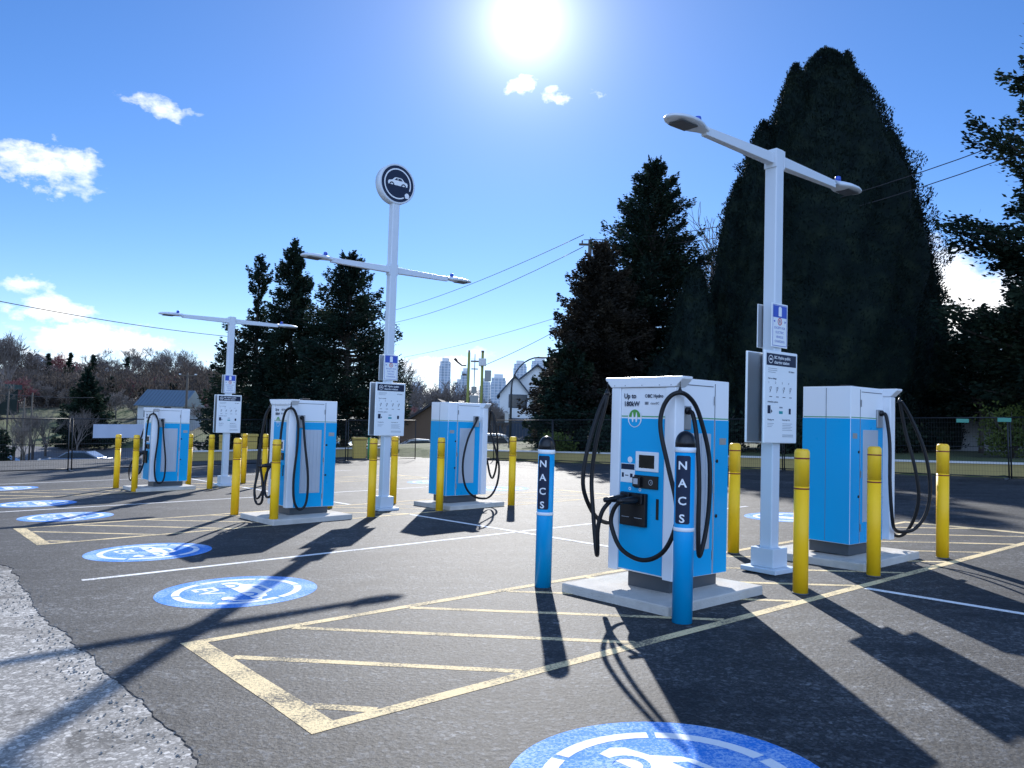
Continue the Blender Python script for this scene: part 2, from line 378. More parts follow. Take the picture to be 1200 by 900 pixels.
# EV emblems painted on the asphalt
CARB = [(-.50, -.13), (-.52, -.02), (-.47, .05), (-.30, .085), (-.17, .21), (-.10, .235), (.16, .235), (.24, .21), (.36, .085), (.50, .05), (.53, -.02), (.52, -.13)]
def emblem(u, v, label, flip=False):
    s = -1 if flip else 1
    c = W(u, v, 0.0); fr = frame(c, Vector(W(u, v-s))-Vector(W(u, v)), Vector(W(u+s, v))-Vector(W(u, v)))
    r = 0.72
    t = thing('painted_emblem', label, 'pavement marking', c, 0, 'round blue markings in the stalls')
    base = MB(); fr0 = frame((0, 0, 0), Vector(W(u, v-s))-Vector(W(u, v)), Vector(W(u+s, v))-Vector(W(u, v)))
    base.disc(fr0, 0, 0, r, 0.0155, 72).build('blue_disc', M_DBLUE, t)
    w = MB(); h = 0.0167
    for k in range(6): w.ring(fr0, 0, 0, .505, .575, k*60+22, k*60+78, h)
    sc = 0.80
    w.flat([(a*sc-.02, b*sc+.09) for a, b in CARB], fr0, h)
    w.build('white_ring_and_car', M_DWHITE, t)
    for a in (-.25, .22): MB().ring(fr0, a, -.005, .07, .105, 0, 360, h+.001, 24).build('wheel_arch', M_DBLUE, t)
    c2 = MB(); c2.flat([(-.14, .175), (-.10, .235), (.0, .24), (.0, .175)], fr0, h+.001); c2.flat([(.02, .175), (.02, .24), (.12, .235), (.19, .175)], fr0, h+.001)
    c2.build('car_window', M_DBLUE, t)
    p = MB(); pts = [(.40, .06), (.46, .03), (.46, -.08), (.40, -.17), (.33, -.19)]
    for i in range(4):
        (x0, y0), (x1, y1) = pts[i], pts[i+1]; d = Vector((x1-x0, y1-y0)).normalized()*0.016; q = Vector((-d.y, d.x))
        p.flat([(x0-q.x-d.x, y0-q.y-d.y), (x1-q.x+d.x, y1-q.y+d.y), (x1+q.x+d.x, y1+q.y+d.y), (x0+q.x-d.x, y0+q.y-d.y)], fr0, h+i*.0003)
    p.flat([(.34, -.26), (.34, -.13), (.27, -.14), (.22, -.17), (.22, -.22), (.27, -.25)], fr0, h+.003)
    p.build('plug_and_cord', M_DWHITE, t)
    MB().text('EV', fr0, -.14, -.33, .29, h, 'CENTER', .02, 1.1).build('lettering', M_DWHITE, t)
emblem(.95, -1.5, 'blue EV circle nearest the camera, half in the charger shadow at the bottom edge')
emblem(.97, 3.64, 'blue EV circle beside the near hatched island, crossed by a lamp post shadow')
emblem(.97, 6.6, 'blue EV circle between the white stall line and the middle hatched island')
emblem(.93, 11.45, 'blue EV circle just past the middle hatched island on the left')
emblem(.9, 14.35, 'blue EV circle before the far hatched island at the left edge')
emblem(.95, 19.2, 'farthest blue EV circle on the left, beyond the far hatched island')
emblem(10.3, 3.64, 'blue EV circle glimpsed behind the near lamp post', True)
emblem(10.3, 6.6, 'blue EV circle on the far side, behind the blue bollard', True)
emblem(10.3, 11.45, 'pale EV circle beyond the charger beside the round sign post, nearer one', True)
emblem(10.3, 14.35, 'pale EV circle beyond the charger beside the round sign post, farther one', True)

# ------------------------------------------------------------------ bollards
def yellow_bollard(u, v, label, first=[None]):
    if first[0] is None:
        t = thing('yellow_bollard', label, 'bollard', W(u, v, .014), 0, 'yellow bollards guarding the chargers'); first[0] = t
        R_, Ht = .0675, 1.325
        MB().lathe([(R_, 0), (R_, Ht*.74)], n=28).build('sleeve', M_YEL, t)
        MB().lathe([(R_, Ht*.74), (R_, Ht-.03), (R_-.006, Ht-.012), (R_-.02, Ht)], n=28).build('cap_section', M_YCAP, t)
        for z in (.93, .72): MB().lathe([(R_+.0015, Ht*z), (R_+.0015, Ht*z+.013)], n=28).build('stripe', M_STRIPE, t)
        MB().lathe([(R_+.006, 0), (R_+.004, .012)], n=28).build('base_collar', M_SKIRT, t)
        return t
    t = dup(first[0]); t.location = W(u, v, .014); t['label'] = label; t.rotation_euler.z = random.uniform(-3, 3); return t
YB = [(6.38, 1.99, 'yellow bollard just left of the near lamp post'),
      (4.91, .24, 'tallest looking yellow bollard, right of the near lamp post base'),
      (6.26, .22, 'yellow bollard standing right in front of the right hand charger'),
      (7.96, .24, 'yellow bollard farthest right, beyond the cables of the right hand charger'),
      (4.86, 8.08, 'yellow bollard just left of the post with the round car sign'),
      (6.28, 8.14, 'yellow bollard in front of the charger beyond the round sign post'),
      (7.89, 8.06, 'yellow bollard alone between the fourth charger and the blue bollard'),
      (6.32, 9.82, 'yellow bollard just right of the post with the round car sign'),
      (3.23, 8.24, 'yellow bollard in front of the second charger from the left'),
      (3.21, 9.87, 'yellow bollard left of the second charger from the left'),
      (3.07, 17.5, 'yellow bollard at the far left, outermost of all'),
      (3.13, 16.06, 'yellow bollard in front of the far left charger'),
      (4.71, 17.25, 'yellow bollard touching the right edge of the far left charger'),
      (4.76, 15.78, 'yellow bollard between the far left charger and the far lamp post'),
      (6.2, 16.0, 'yellow bollard half hidden by the left edge of the second charger'),
      (6.08, 17.1, 'yellow bollard peeking out behind the far lamp post'),
      (4.95, 9.82, 'yellow bollard hidden behind the second charger with only its foot showing')]
for a in YB: yellow_bollard(*a)
def nacs_bollard(u, v, ht, label, ang):
    t = thing('blue_bollard', label, 'bollard', W(u, v, .014), 0, 'blue bollards lettered NACS')
    R_ = .079
    MB().lathe([(R_, 0), (R_, ht-.17)], n=36).build('sleeve', M_BSLEEVE, t)
    MB().lathe([(R_+.002, ht*.475), (R_+.004, ht*.478), (R_+.004, ht*.492), (R_+.002, ht*.495)], n=36).build('reflective_band', M_WHITE, t)
    MB().lathe([(R_+.002, ht-.17), (R_+.005, ht-.168), (R_+.005, ht-.132), (R_+.002, ht-.13)], n=36).build('reflective_band', M_WHITE, t)
    dome = [(R_+.001, ht-.13), (R_+.001, ht-.095)]+[(R_*cos(rad(a)), ht-.095+.095*sin(rad(a))) for a in range(10, 90, 10)]+[(.004, ht)]
    MB().lathe(dome, n=36).build('dome_cap', M_BPLAST, t)
    # wrapped label: columns follow the cylinder
    def cyl(a, b, h=0.0): return Vector(((R_+.003+h)*cos(ang+a/R_), (R_+.003+h)*sin(ang+a/R_), b))
    w = .06; z0, z1 = ht*.515, ht*.87; pl = MB(); k = 12
    def sgn(a): return cyl(a, 0)
    V = []
    for i in range(k+1):
        a = -w+2*w*i/k; rr = .012 if i in (0, k) else 0; V += [cyl(a, z0+rr), cyl(a, z1-rr)]
    pl.add(V, [(2*i, 2*i+2, 2*i+3, 2*i+1) for i in range(k)], True); lb = pl.build('label_strip', M_NAVY, t)
    for i, ch in enumerate('NACS'):
        tx = MB(); zc = z1-.075-i*(z1-z0-.12)/3
        tx.text(ch, lambda a, b, h=0.0: cyl(a, b, h+.0055), 0, zc-.032, .09, 0, 'CENTER', .02)
        tx.build('letter', M_WHITE, lb)
    return t
nacs_bollard(3.3, 1.98, 1.44, 'blue NACS bollard on the left of the nearest charger, clear of it', rad(247))
nacs_bollard(3.23, .26, 1.50, 'blue NACS bollard standing in front of the right side of the nearest charger', rad(246))

# ------------------------------------------------------------------ chargers
def smooth_path(pts, k=6):
    P = [Vector(p) for p in pts]; out = []
    P = [P[0]*2-P[1]]+P+[P[-1]*2-P[-2]]
    for i in range(1, len(P)-2):
        a, b, c, d = P[i-1], P[i], P[i+1], P[i+2]
        for j in range(k):
            t = j/k; out.append(0.5*((2*b)+(c-a)*t+(2*a-5*b+4*c-d)*t*t+(3*b-a-3*c+d)*t**3))
    out.append(P[-2]); return out
BW, BD, HB, HT = .29, .88, .225, 1.985
CW = .375                              # half width over the cable columns
ZL = 1.63                              # white to blue line
def rbox(mb, x0, x1, y0, y1, z0, z1): mb.box(((x0+x1)/2, (y0+y1)/2, (z0+z1)/2), (x1-x0, y1-y0, z1-z0))
def charger_body(t):
    b = MB(); rbox(b, -BW, BW, .12, BD, HB, HT); body = b.build('cabinet', M_WHITE, t, .005)
    # blue film on sides and back, thin panels standing proud of the cabinet
    s = MB()
    for sd in (-1, 1):
        x = sd*(BW+.002); a, c = (x-.002, x+.002)
        rbox(s, a, c, .135, .255, HB+.006, ZL-.008); rbox(s, a, c, .255, .655, 1.50, ZL-.008); rbox(s, a, c, .255, .655, HB+.006, .46)
        rbox(s, a, c, .68, BD-.004, HB+.006, ZL-.008)
        rbox(s, a, c, .61, .655, .46, 1.50)
    rbox(s, -BW+.004, BW-.004, BD, BD+.004, HB+.006, ZL-.008)
    s.build('blue_side_film', M_BLUE, t)
    g = MB()
    for sd in (-1, 1):
        x = sd*(BW+.0015); rbox(g, x-.0015, x+.0015, .135, BD-.012, ZL+.002, ZL+.012)
    rbox(g, -BW+.012, BW-.012, BD, BD+.003, ZL+.002, ZL+.012); g.build('green_line', M_GREENL, t)
    g = MB()
    for sd in (-1, 1):
        x = sd*(BW+.0005); rbox(g, x-.002, x+.002, .664, .672, HB+.01, HT-.03); rbox(g, x-.002, x+.002, .16, .64, HT-.06, HT-.052)
    rbox(g, -.002, .002, BD-.001, BD+.0055, HB+.02, HT-.02); g.build('panel_seam', M_SEAM, t)
    for sd in (-1, 1):
        vt = MB(); x = sd*(BW+.004)
        rbox(vt, x-.004, x+.004, .258, .608, .463, 1.497)
        for i in range(5):
            yy = .275+i*.065; rbox(vt, x-.002, x+.010, yy, yy+.045, .48, 1.48)
        vt.build('vent_panel', M_VENT, t, .002)
        br = MB(); x = sd*(BW+.012); rbox(br, x-.012, x+.012, .17, .30, 1.53, 1.74); bk = br.build('cable_outlet', M_STEEL, t, .006)
        MB().tube([(sd*BW, .235, 1.70), (sd*(BW+.05), .235, 1.695)], .033, 14).build('cable_gland', M_BPLAST, bk)
    for sd in (-1, 1):
        Ry = Matrix.Rotation(rad(90)*sd, 3, 'Y')
        for z in (.75, 1.25): MB().lathe([(.016, 0), (.016, .006), (.007, .008)], (sd*(BW+.004), .705, z), 16, Ry).build('panel_lock', M_BPLAST, t)
        for z in (.4, 1.0, 1.8):
            hg = MB(); rbox(hg, *sorted((sd*(BW+.004), sd*(BW+.010))), .648, .660, z-.04, z+.04); hg.build('hinge', M_STEEL, t)
        lb = MB(); rbox(lb, *sorted((sd*(BW+.004), sd*(BW+.0055))), .74, .84, 1.40, 1.46); lb.build('rating_plate', M_STEEL, t)
    k = MB(); rbox(k, -.24, .24, .13, .80, .09, HB-.002); k.build('plinth_skirt', M_SKIRT, t, .004)
    tp = MB(); rbox(tp, -.06, .05, .35, .5, HT, HT+.035); tp.build('roof_box', M_BPLAST, t, .008)
    # columns either side of the door
    for sd in (-1, 1):
        c = MB(); x0, x1 = sorted((sd*.262, sd*CW)); rbox(c, x0, x1, 0, .125, HB+.012, HT-.0905); c.build('cable_column', M_WHITE, t, .008)
    # hood: profile in x with flared wings
    fr = frame((0, 0, 0), (1, 0, 0), (0, 0, 1), (0, 1, 0))
    hd = MB(); hd.prism([(-CW-.08, HT+.004), (-CW-.075, HT-.02), (-CW-.002, HT-.088), (CW+.002, HT-.088), (CW+.075, HT-.02), (CW+.08, HT+.004)], fr, -.008, .132); hood = hd.build('hood', M_WHITE, t, .008)
    sc = MB()
    for x in (-.33, -.2, 0, .2, .33): sc.tube([(x, -.007, HT-.07), (x, -.011, HT-.07)], .005, 8)
    sc.build('screws', M_STEEL, hood)
def charger_front(t):
    d = MB(); rbox(d, -.26, .26, .012, .122, HB+.03, HT-.092); door = d.build('front_door', M_WHITE, t, .004)
    F0 = .012
    f = MB(); rbox(f, -.252, .252, F0-.004, F0, HB+.04, ZL-.012); f.build('blue_front_film', M_BLUE, door)
    f = MB(); rbox(f, -.252, .252, F0-.003, F0, ZL+.002, ZL+.012); f.build('green_line', M_GREENL, door)
    fr = frame((0, F0-.004, 0), (1, 0, 0), (0, 0, 1), (0, -1, 0))
    lg = MB().disc(fr, -.09, ZL-.01, .082, .002, 48).build('round_logo', M_WHITE, door)
    MB().disc(fr, -.09, ZL+.0, .068, .004, 30, 0, 180).build('green_half', M_GREEN, lg)
    MB().disc(fr, -.09, ZL-.018, .068, .004, 30, 180, 360).build('blue_half', M_BLUE, lg)
    p = MB()
    for x in (-.112, -.068):
        p.flat([(x-.006, ZL-.045), (x+.006, ZL-.045), (x+.013, ZL-.008), (x+.004, ZL+.042), (x-.004, ZL+.042), (x-.013, ZL-.008)], fr, .0062)
    p.flat([(-.115, ZL-.018), (-.065, ZL-.018), (-.065, ZL-.002), (-.115, ZL-.002)], fr, .0055)
    p.build('white_pylons', M_WHITE, lg)
    tx = MB(); tx.text('Up to', fr, -.225, 1.80, .062, .002, 'LEFT', .025); tx.text('180kW', fr, -.225, 1.728, .062, .002, 'LEFT', .025)
    tx.text('BC Hydro', fr, .058, 1.805, .042, .002, 'LEFT', .03); tx.ring(fr, .04, 1.82, .010, .015, 0, 360, .002, 16)
    tx.text('cleanBC', fr, .09, 1.745, .030, .002, 'LEFT', .0)
    for x in (.03, .045, .06): tx.flat([(x-.004, 1.742), (x+.004, 1.742), (x+.004, 1.768), (x-.004, 1.768)], fr, .002)
    tx.build('lettering', M_NAVY, door)
    bz = MB(); rbox(bz, -.065, .20, F0-.014, F0-.004, 1.15, 1.325); bz = bz.build('screen_bezel', M_WHITE, door, .005)
    s = MB(); rbox(s, -.02, .155, F0-.017, F0-.013, 1.18, 1.295); s.build('screen', M_GLASSB, bz)
    MB().disc(fr, -.135, 1.245, .028, .002, 28).build('round_label', M_WHITE, door)
    st = MB(); rbox(st, -.245, -.075, F0-.006, F0-.004, 1.04, 1.21); st = st.build('instruction_sticker', M_PANEL, door)
    q = MB(); q.flat([(-.24, 1.155), (-.08, 1.155), (-.08, 1.205), (-.24, 1.205)], fr, .003)
    q.flat([(-.23, 1.085), (-.205, 1.085), (-.205, 1.125), (-.23, 1.125)], fr, .003); q.flat([(-.13, 1.085), (-.10, 1.085), (-.10, 1.12), (-.13, 1.12)], fr, .003); q.flat([(-.19, 1.098), (-.15, 1.098), (-.15, 1.106), (-.19, 1.106)], fr, .003)
    q.build('sticker_print', M_NAVY, st)
    r = MB(); rbox(r, -.07, .20, F0-.022, F0-.004, 1.0, 1.115); r = r.build('payment_terminal', M_BPLAST, door, .005)
    r2 = MB(); rbox(r2, -.065, .02, F0-.05, F0-.022, 1.01, 1.10); r2.build('card_reader', M_BPLAST, r, .006)
    r3 = MB(); rbox(r3, -.05, .0, F0-.053, F0-.05, 1.035, 1.085); r3.build('reader_display', M_VENT, r)
    tp = MB(); f2 = frame((0, F0-.022, 0), (1, 0, 0), (0, 0, 1), (0, -1, 0))
    tp.ring(f2, .125, 1.058, .020, .024, 0, 360, .001, 24)
    for q_ in (.006, .011, .016): tp.ring(f2, .118, 1.058, q_, q_+.002, -45, 45, .001, 24)
    tp.build('contactless_symbol', M_VENT, r)
    ic = MB()
    for x in (-.13, -.01): ic.ring(fr, x, .985, .008, .015, 0, 360, .002, 20)
    ic.build('socket_icons', M_WHITE, door)
    hs = MB(); rbox(hs, -.215, .085, F0-.045, F0-.004, .66, .955); hs = hs.build('connector_holster', M_BPLAST, door, .01)
    sl = MB()
    for x in (-.14, .01): rbox(sl, x-.055, x+.055, F0-.07, F0-.045, .86, .95)
    sl.build('socket_shroud', M_BPLAST, hs, .01)
    sl = MB()
    for x in (-.14, .01): sl.flat([(x-.045, .735), (x+.045, .735), (x+.045, .739), (x-.045, .739)], fr, .044)
    sl.build('holster_mark', M_VENT, hs)
    h = MB(); rbox(h, .18, .208, F0-.012, F0-.003, .74, .92); h.build('door_handle_slot', M_BPLAST, door, .003)
def cable(t, pts, r=.0205, name='charging_cable'):
    return MB().tube(smooth_path(pts), r, 12).build(name, M_BLACK, t)
def hang_clip(t, x, y, z):
    m_ = MB(); m_.tube([(x, y, HT-.03), (x, y, z+.05)], .004, 6); m_.tube([(x, y, z+.06), (x, y, z+.03), (x, y, z+.0)], [.008, .02, .034], 10)
    return m_.build('cable_hanger', M_BPLAST, t)
def plug(t, tip, d):
    """charging connector: body, grip and nose; d points out of the socket"""
    tip = Vector(tip); d = Vector(d).normalized(); m_ = MB()
    m_.tube([tip+d*a for a in (-.02, .02, .05, .11, .16, .22)], [.03, .033, .036, .030, .026, .022], 14)
    o = m_.build('charging_connector', M_BPLAST, t); return o
def front_base(u, v, sgn, label):
    rz = math.atan2(-UX, UY) if sgn < 0 else math.atan2(UX, -UY)
    t = thing('ev_charger', label, 'charger', W(u, v, 0.0), rz, 'blue and white charging stations')
    charger_body(t); charger_front(t); return t

c1 = front_base(3.55, 1.0, -1, 'large white and blue charger nearest the camera, screen side in view')
# right cable: leaves the side outlet, drops, comes up to the hood wing and hangs in a loop to the holster
cable(c1, [(.33, .235, 1.695), (.38, .235, 1.66), (.43, .23, 1.45), (.50, .18, 1.1), (.53, .14, .7), (.52, .17, .47), (.50, .25, .55), (.50, .31, .78), (.50, .33, 1.05), (.48, .33, 1.34), (.45, .22, 1.68), (.44, .10, 1.81), (.42, -.01, 1.845), (.36, -.07, 1.80), (.31, -.10, 1.68), (.32, -.12, 1.51), (.43, -.14, 1.2), (.53, -.16, .93), (.54, -.18, .72), (.43, -.2, .51), (.23, -.22, .42), (-.01, -.22, .48), (-.15, -.2, .66), (-.15, -.19, .78), (-.09, -.17, .87), (.0, -.12, .89)], .0195)
hang_clip(c1, .42, .0, 1.83)
plug(c1, (.01, -.05, .895), (-.12, -1, 0))
cable(c1, [(-.33, .235, 1.695), (-.37, .235, 1.64), (-.40, .24, 1.3), (-.42, .22, .9), (-.44, .12, .66), (-.48, .0, .66), (-.5, -.12, .78), (-.5, -.22, 1.0), (-.49, -.19, 1.3), (-.45, -.1, 1.65), (-.42, -.02, 1.835), (-.42, -.04, 1.72), (-.47, -.09, 1.40), (-.49, -.12, 1.06), (-.44, -.14, .75), (-.36, -.18, .47), (-.30, -.22, .385), (-.265, -.25, .45), (-.25, -.27, .62), (-.22, -.25, .78), (-.18, -.19, .88)], .0195)
hang_clip(c1, -.42, -.01, 1.83)
plug(c1, (-.145, -.05, .90), (-.15, -1, -.05))

def side_loop(t, sd, k=1.0, low=.22):
    pts = [(.33, .235, 1.695), (.38, .235, 1.65), (.44, .25, 1.3), (.50, .30, .75), (.52, .28, low+.12), (.51, .18, low), (.49, .09, low+.13), (.47, .07, .7), (.45, .12, 1.25), (.44, .12, 1.6), (.43, .06, 1.80), (.42, -.01, 1.845), (.36, -.07, 1.78), (.30, -.09, 1.55), (.30, -.11, 1.2), (.34, -.13, .8), (.3, -.18, .5), (.15, -.22, .40), (-.02, -.2, .5), (-.06, -.17, .75), (.0, -.13, .89)]
    cable(t, [(sd*x, y, z) for x, y, z in pts], .0195); hang_clip(t, sd*.42, .0, 1.83)
c3 = front_base(3.5, 8.8, -1, 'white and blue charger on the middle island, second from the left')
side_loop(c3, 1); plug(c3, (.01, -.05, .895), (-.1, -1, 0))
cable(c3, [(-.33, .235, 1.695), (-.40, .2, 1.6), (-.50, .08, 1.2), (-.5, .02, .7), (-.45, -.08, .40), (-.42, -.18, .33), (-.45, -.2, .5), (-.52, -.12, .8), (-.55, -.08, 1.3), (-.5, -.05, 1.7), (-.42, -.01, 1.84), (-.47, -.05, 1.7), (-.56, -.1, 1.2), (-.55, -.13, .75), (-.45, -.2, .42), (-.28, -.22, .26), (-.12, -.2, .3), (-.1, -.2, .55), (-.2, -.2, .78), (-.3, -.17, .86)], .02)
hang_clip(c3, -.42, -.01, 1.83)
plug(c3, (-.145, -.05, .90), (-.5, -1, -.15))
c5 = front_base(3.5, 16.6, -1, 'white and blue charger farthest away on the left, beside the far lamp post')
side_loop(c5, 1, 1, .2); plug(c5, (.01, -.05, .895), (-.1, -1, 0))
cable(c5, [(-.33, .235, 1.695), (-.5, .1, 1.6), (-.6, .0, 1.2), (-.62, -.1, .8), (-.75, -.15, .6), (-.78, -.18, .42), (-.6, -.2, .25), (-.4, -.22, .22), (-.22, -.22, .35), (-.15, -.2, .6), (-.14, -.16, .85)], .02)
plug(c5, (-.145, -.05, .90), (-.2, -1, -.05))

c2 = front_base(7.55, .98, 1, 'white and blue charger at the right, seen from behind with cables on its far side')
cable(c2, [(-.33, .235, 1.695), (-.38, .235, 1.66), (-.42, .23, 1.35), (-.44, .26, .9), (-.45, .22, .5), (-.43, .1, .36), (-.46, -.06, .33), (-.54, -.18, .38), (-.62, -.27, .57), (-.65, -.29, .87), (-.61, -.24, 1.26), (-.51, -.14, 1.62), (-.43, -.02, 1.845), (-.43, -.05, 1.7), (-.46, -.1, 1.45), (-.53, -.15, 1.11), (-.56, -.2, .76), (-.50, -.22, .48), (-.38, -.22, .28), (-.24, -.24, .27), (-.12, -.24, .45), (-.11, -.22, .7), (-.13, -.17, .87)], .0195)
hang_clip(c2, -.42, -.01, 1.83)
cable(c2, [(.33, .235, 1.695), (.42, .2, 1.5), (.48, .1, .9), (.45, .0, .4), (.42, -.1, .5), (.43, -.08, 1.3), (.42, .0, 1.84), (.38, -.1, 1.5), (.4, -.15, .8), (.25, -.22, .4), (.05, -.22, .55), (.01, -.16, .88)], .0195)
plug(c2, (.01, -.05, .895), (0, -1, 0)); plug(c2, (-.145, -.05, .90), (0, -1, 0))
c4 = front_base(7.55, 8.8, 1, 'white and blue charger right of the round sign post, seen from behind')
cable(c4, [(-.33, .235, 1.695), (-.38, .30, 1.62), (-.41, .5, 1.3), (-.44, .62, .85), (-.47, .58, .45), (-.47, .40, .24), (-.47, .15, .17), (-.47, -.05, .22), (-.5, -.17, .45), (-.5, -.2, .8), (-.42, -.12, 1.21), (-.33, -.06, 1.54), (-.36, -.05, 1.74), (-.42, -.03, 1.84), (-.49, -.07, 1.66), (-.52, -.13, 1.25), (-.42, -.2, .8), (-.3, -.22, .55), (-.2, -.22, .6), (-.15, -.18, .87)], .02)
hang_clip(c4, -.42, -.01, 1.83)
cable(c4, [(.33, .235, 1.695), (.42, .2, 1.5), (.48, .1, .9), (.45, .0, .4), (.42, -.1, .5), (.43, -.08, 1.3), (.42, .0, 1.84), (.38, -.1, 1.5), (.4, -.15, .8), (.25, -.22, .4), (.05, -.22, .55), (.01, -.16, .88)], .02)
plug(c4, (.01, -.05, .895), (0, -1, 0)); plug(c4, (-.145, -.05, .90), (0, -1, 0))

# concrete pads
def pad(u0, u1, v0, v1, label):
    c = W((u0+u1)/2, (v0+v1)/2); t = MB()
    V = []
    for h in (0.0, .095):
        for a, b in ((u0, v0), (u1, v0), (u1, v1), (u0, v1)): V.append(W(a, b, h)-c)
    t.add(V, [(0, 3, 2, 1), (4, 5, 6, 7), (0, 1, 5, 4), (1, 2, 6, 5), (2, 3, 7, 6), (3, 0, 4, 7)])
    o = t.build('concrete_pad', M_CONC, None, .014, 3, c); tag(o, label, 'concrete pad', 'concrete pads under the chargers'); return o
pad(3.28, 4.62, .44, 1.70, 'square concrete pad under the nearest charger')
pad(6.42, 7.74, .40, 1.66, 'concrete pad under the charger at the right')
pad(3.14, 4.5, 8.05, 9.42, 'concrete pad under the second charger from the left')
pad(6.5, 7.76, 8.1, 9.35, 'concrete pad under the charger right of the round sign post')
pad(3.15, 4.5, 15.95, 17.2, 'concrete pad under the far left charger')

# ------------------------------------------------------------------ lamp posts
def info_panel(t, w, h, z0, y, hdr=True, front=True):
    """panel in local XZ facing local -Y (front) at offset y"""
    s = -1 if front else 1
    p = MB(); rbox(p, -w/2, w/2, y-.012, y+.012, z0, z0+h); p = p.build('information_panel', M_PANEL, t, .01, 3)
    fr = frame((0, y+s*.0125, z0), (-s, 0, 0), (0, 0, 1), (0, s, 0)); W2 = w/2
    bk = MB(); rbox(bk, -w/2+.012, w/2-.012, *sorted((y-s*.0125, y-s*.0145)), z0+.012, z0+h-.012); bk.build('sign_back', M_STEEL, p)
    hb = MB(); hb.flat([(-W2+.03, h-.155), (W2-.03, h-.155), (W2-.03, h-.03), (-W2+.03, h-.03)], fr, .001); hb.build('header', M_NAVY, p)
    tx = MB(); tx.text('BC Hydro public', fr, -W2+.17, h-.083, .045, .003, 'LEFT', .02); tx.text('charging station', fr, -W2+.17, h-.133, .045, .003, 'LEFT', .02)
    tx.ring(fr, -W2+.105, h-.092, .036, .043, 0, 360, .003, 32)
    tx.flat([(-W2+.105+a*.05, h-.092+b*.05) for a, b in CARB], fr, .003)
    tx.build('header_lettering', M_WHITE, p)
    b = MB(); x0 = -W2+.06
    b.text('BC Hydro', fr, W2-.17, h-.215, .026, .001, 'LEFT', .02)
    b.text('How to charge', fr, x0, h-.30, .026, .001, 'LEFT', .015)
    b.text('Activation options', fr, x0, h-.545, .026, .001, 'LEFT', .015)
    b.text('Charging rate', fr, x0, h-.73, .022, .001, 'LEFT', .015); b.text('Need help? Call', fr, .03, h-.73, .022, .001, 'LEFT', .015)
    for i in range(4):
        x = x0+.03+i*.125; b.text(str(i+1), fr, x-.02, h-.345, .03, .001, 'LEFT', .015)
        b.ring(fr, x+.02, h-.40, .016, .02, 0, 300, .001, 16);
        b.flat([(x+.005, h-.44), (x+.012, h-.44), (x+.04, h-.375), (x+.033, h-.375)], fr, .001)
        b.flat([(x, h-.487), (x+.05, h-.487), (x+.05, h-.480), (x, h-.480)], fr, .001)
    b.flat([(x0, h-.66), (x0+.055, h-.66), (x0+.055, h-.575), (x0, h-.575)], fr, .001); b.flat([(x0+.065, h-.655), (x0+.09, h-.635), (x0+.065, h-.615)], fr, .001)
    b.flat([(W2-.16, h-.66), (W2-.12, h-.66), (W2-.12, h-.60), (W2-.16, h-.60)], fr, .001)
    b.build('print', M_NAVY, p)
    g = MB()
    for k in range(3):
        g.flat([(x0, h-.19-k*.02), (x0+.17-.03*(k == 2), h-.19-k*.02), (x0+.17-.03*(k == 2), h-.185-k*.02), (x0, h-.185-k*.02)], fr, .001)
    for k in range(3): g.flat([(x0, h-.765-k*.017), (x0+.12-.02*k, h-.765-k*.017), (x0+.12-.02*k, h-.761-k*.017), (x0, h-.761-k*.017)], fr, .001)
    for k in range(5): g.flat([(.03, h-.765-k*.017), (.22-.03*(k % 2), h-.765-k*.017), (.22-.03*(k % 2), h-.761-k*.017), (.03, h-.761-k*.017)], fr, .001)
    for k in range(2): g.flat([(.03, h-.885-k*.018), (.24, h-.885-k*.018), (.24, h-.879-k*.018), (.03, h-.879-k*.018)], fr, .001)
    g.flat([(-.03, h-.60), (.03, h-.60), (.03, h-.585), (-.03, h-.585)], fr, .001)
    g.build('small_print', M_GREYP, p)
    MB().flat([(-.035, h-.66), (.035, h-.66), (.035, h-.63), (-.035, h-.63)], fr, .001).build('teal_block', M_TEAL, p)
    return p
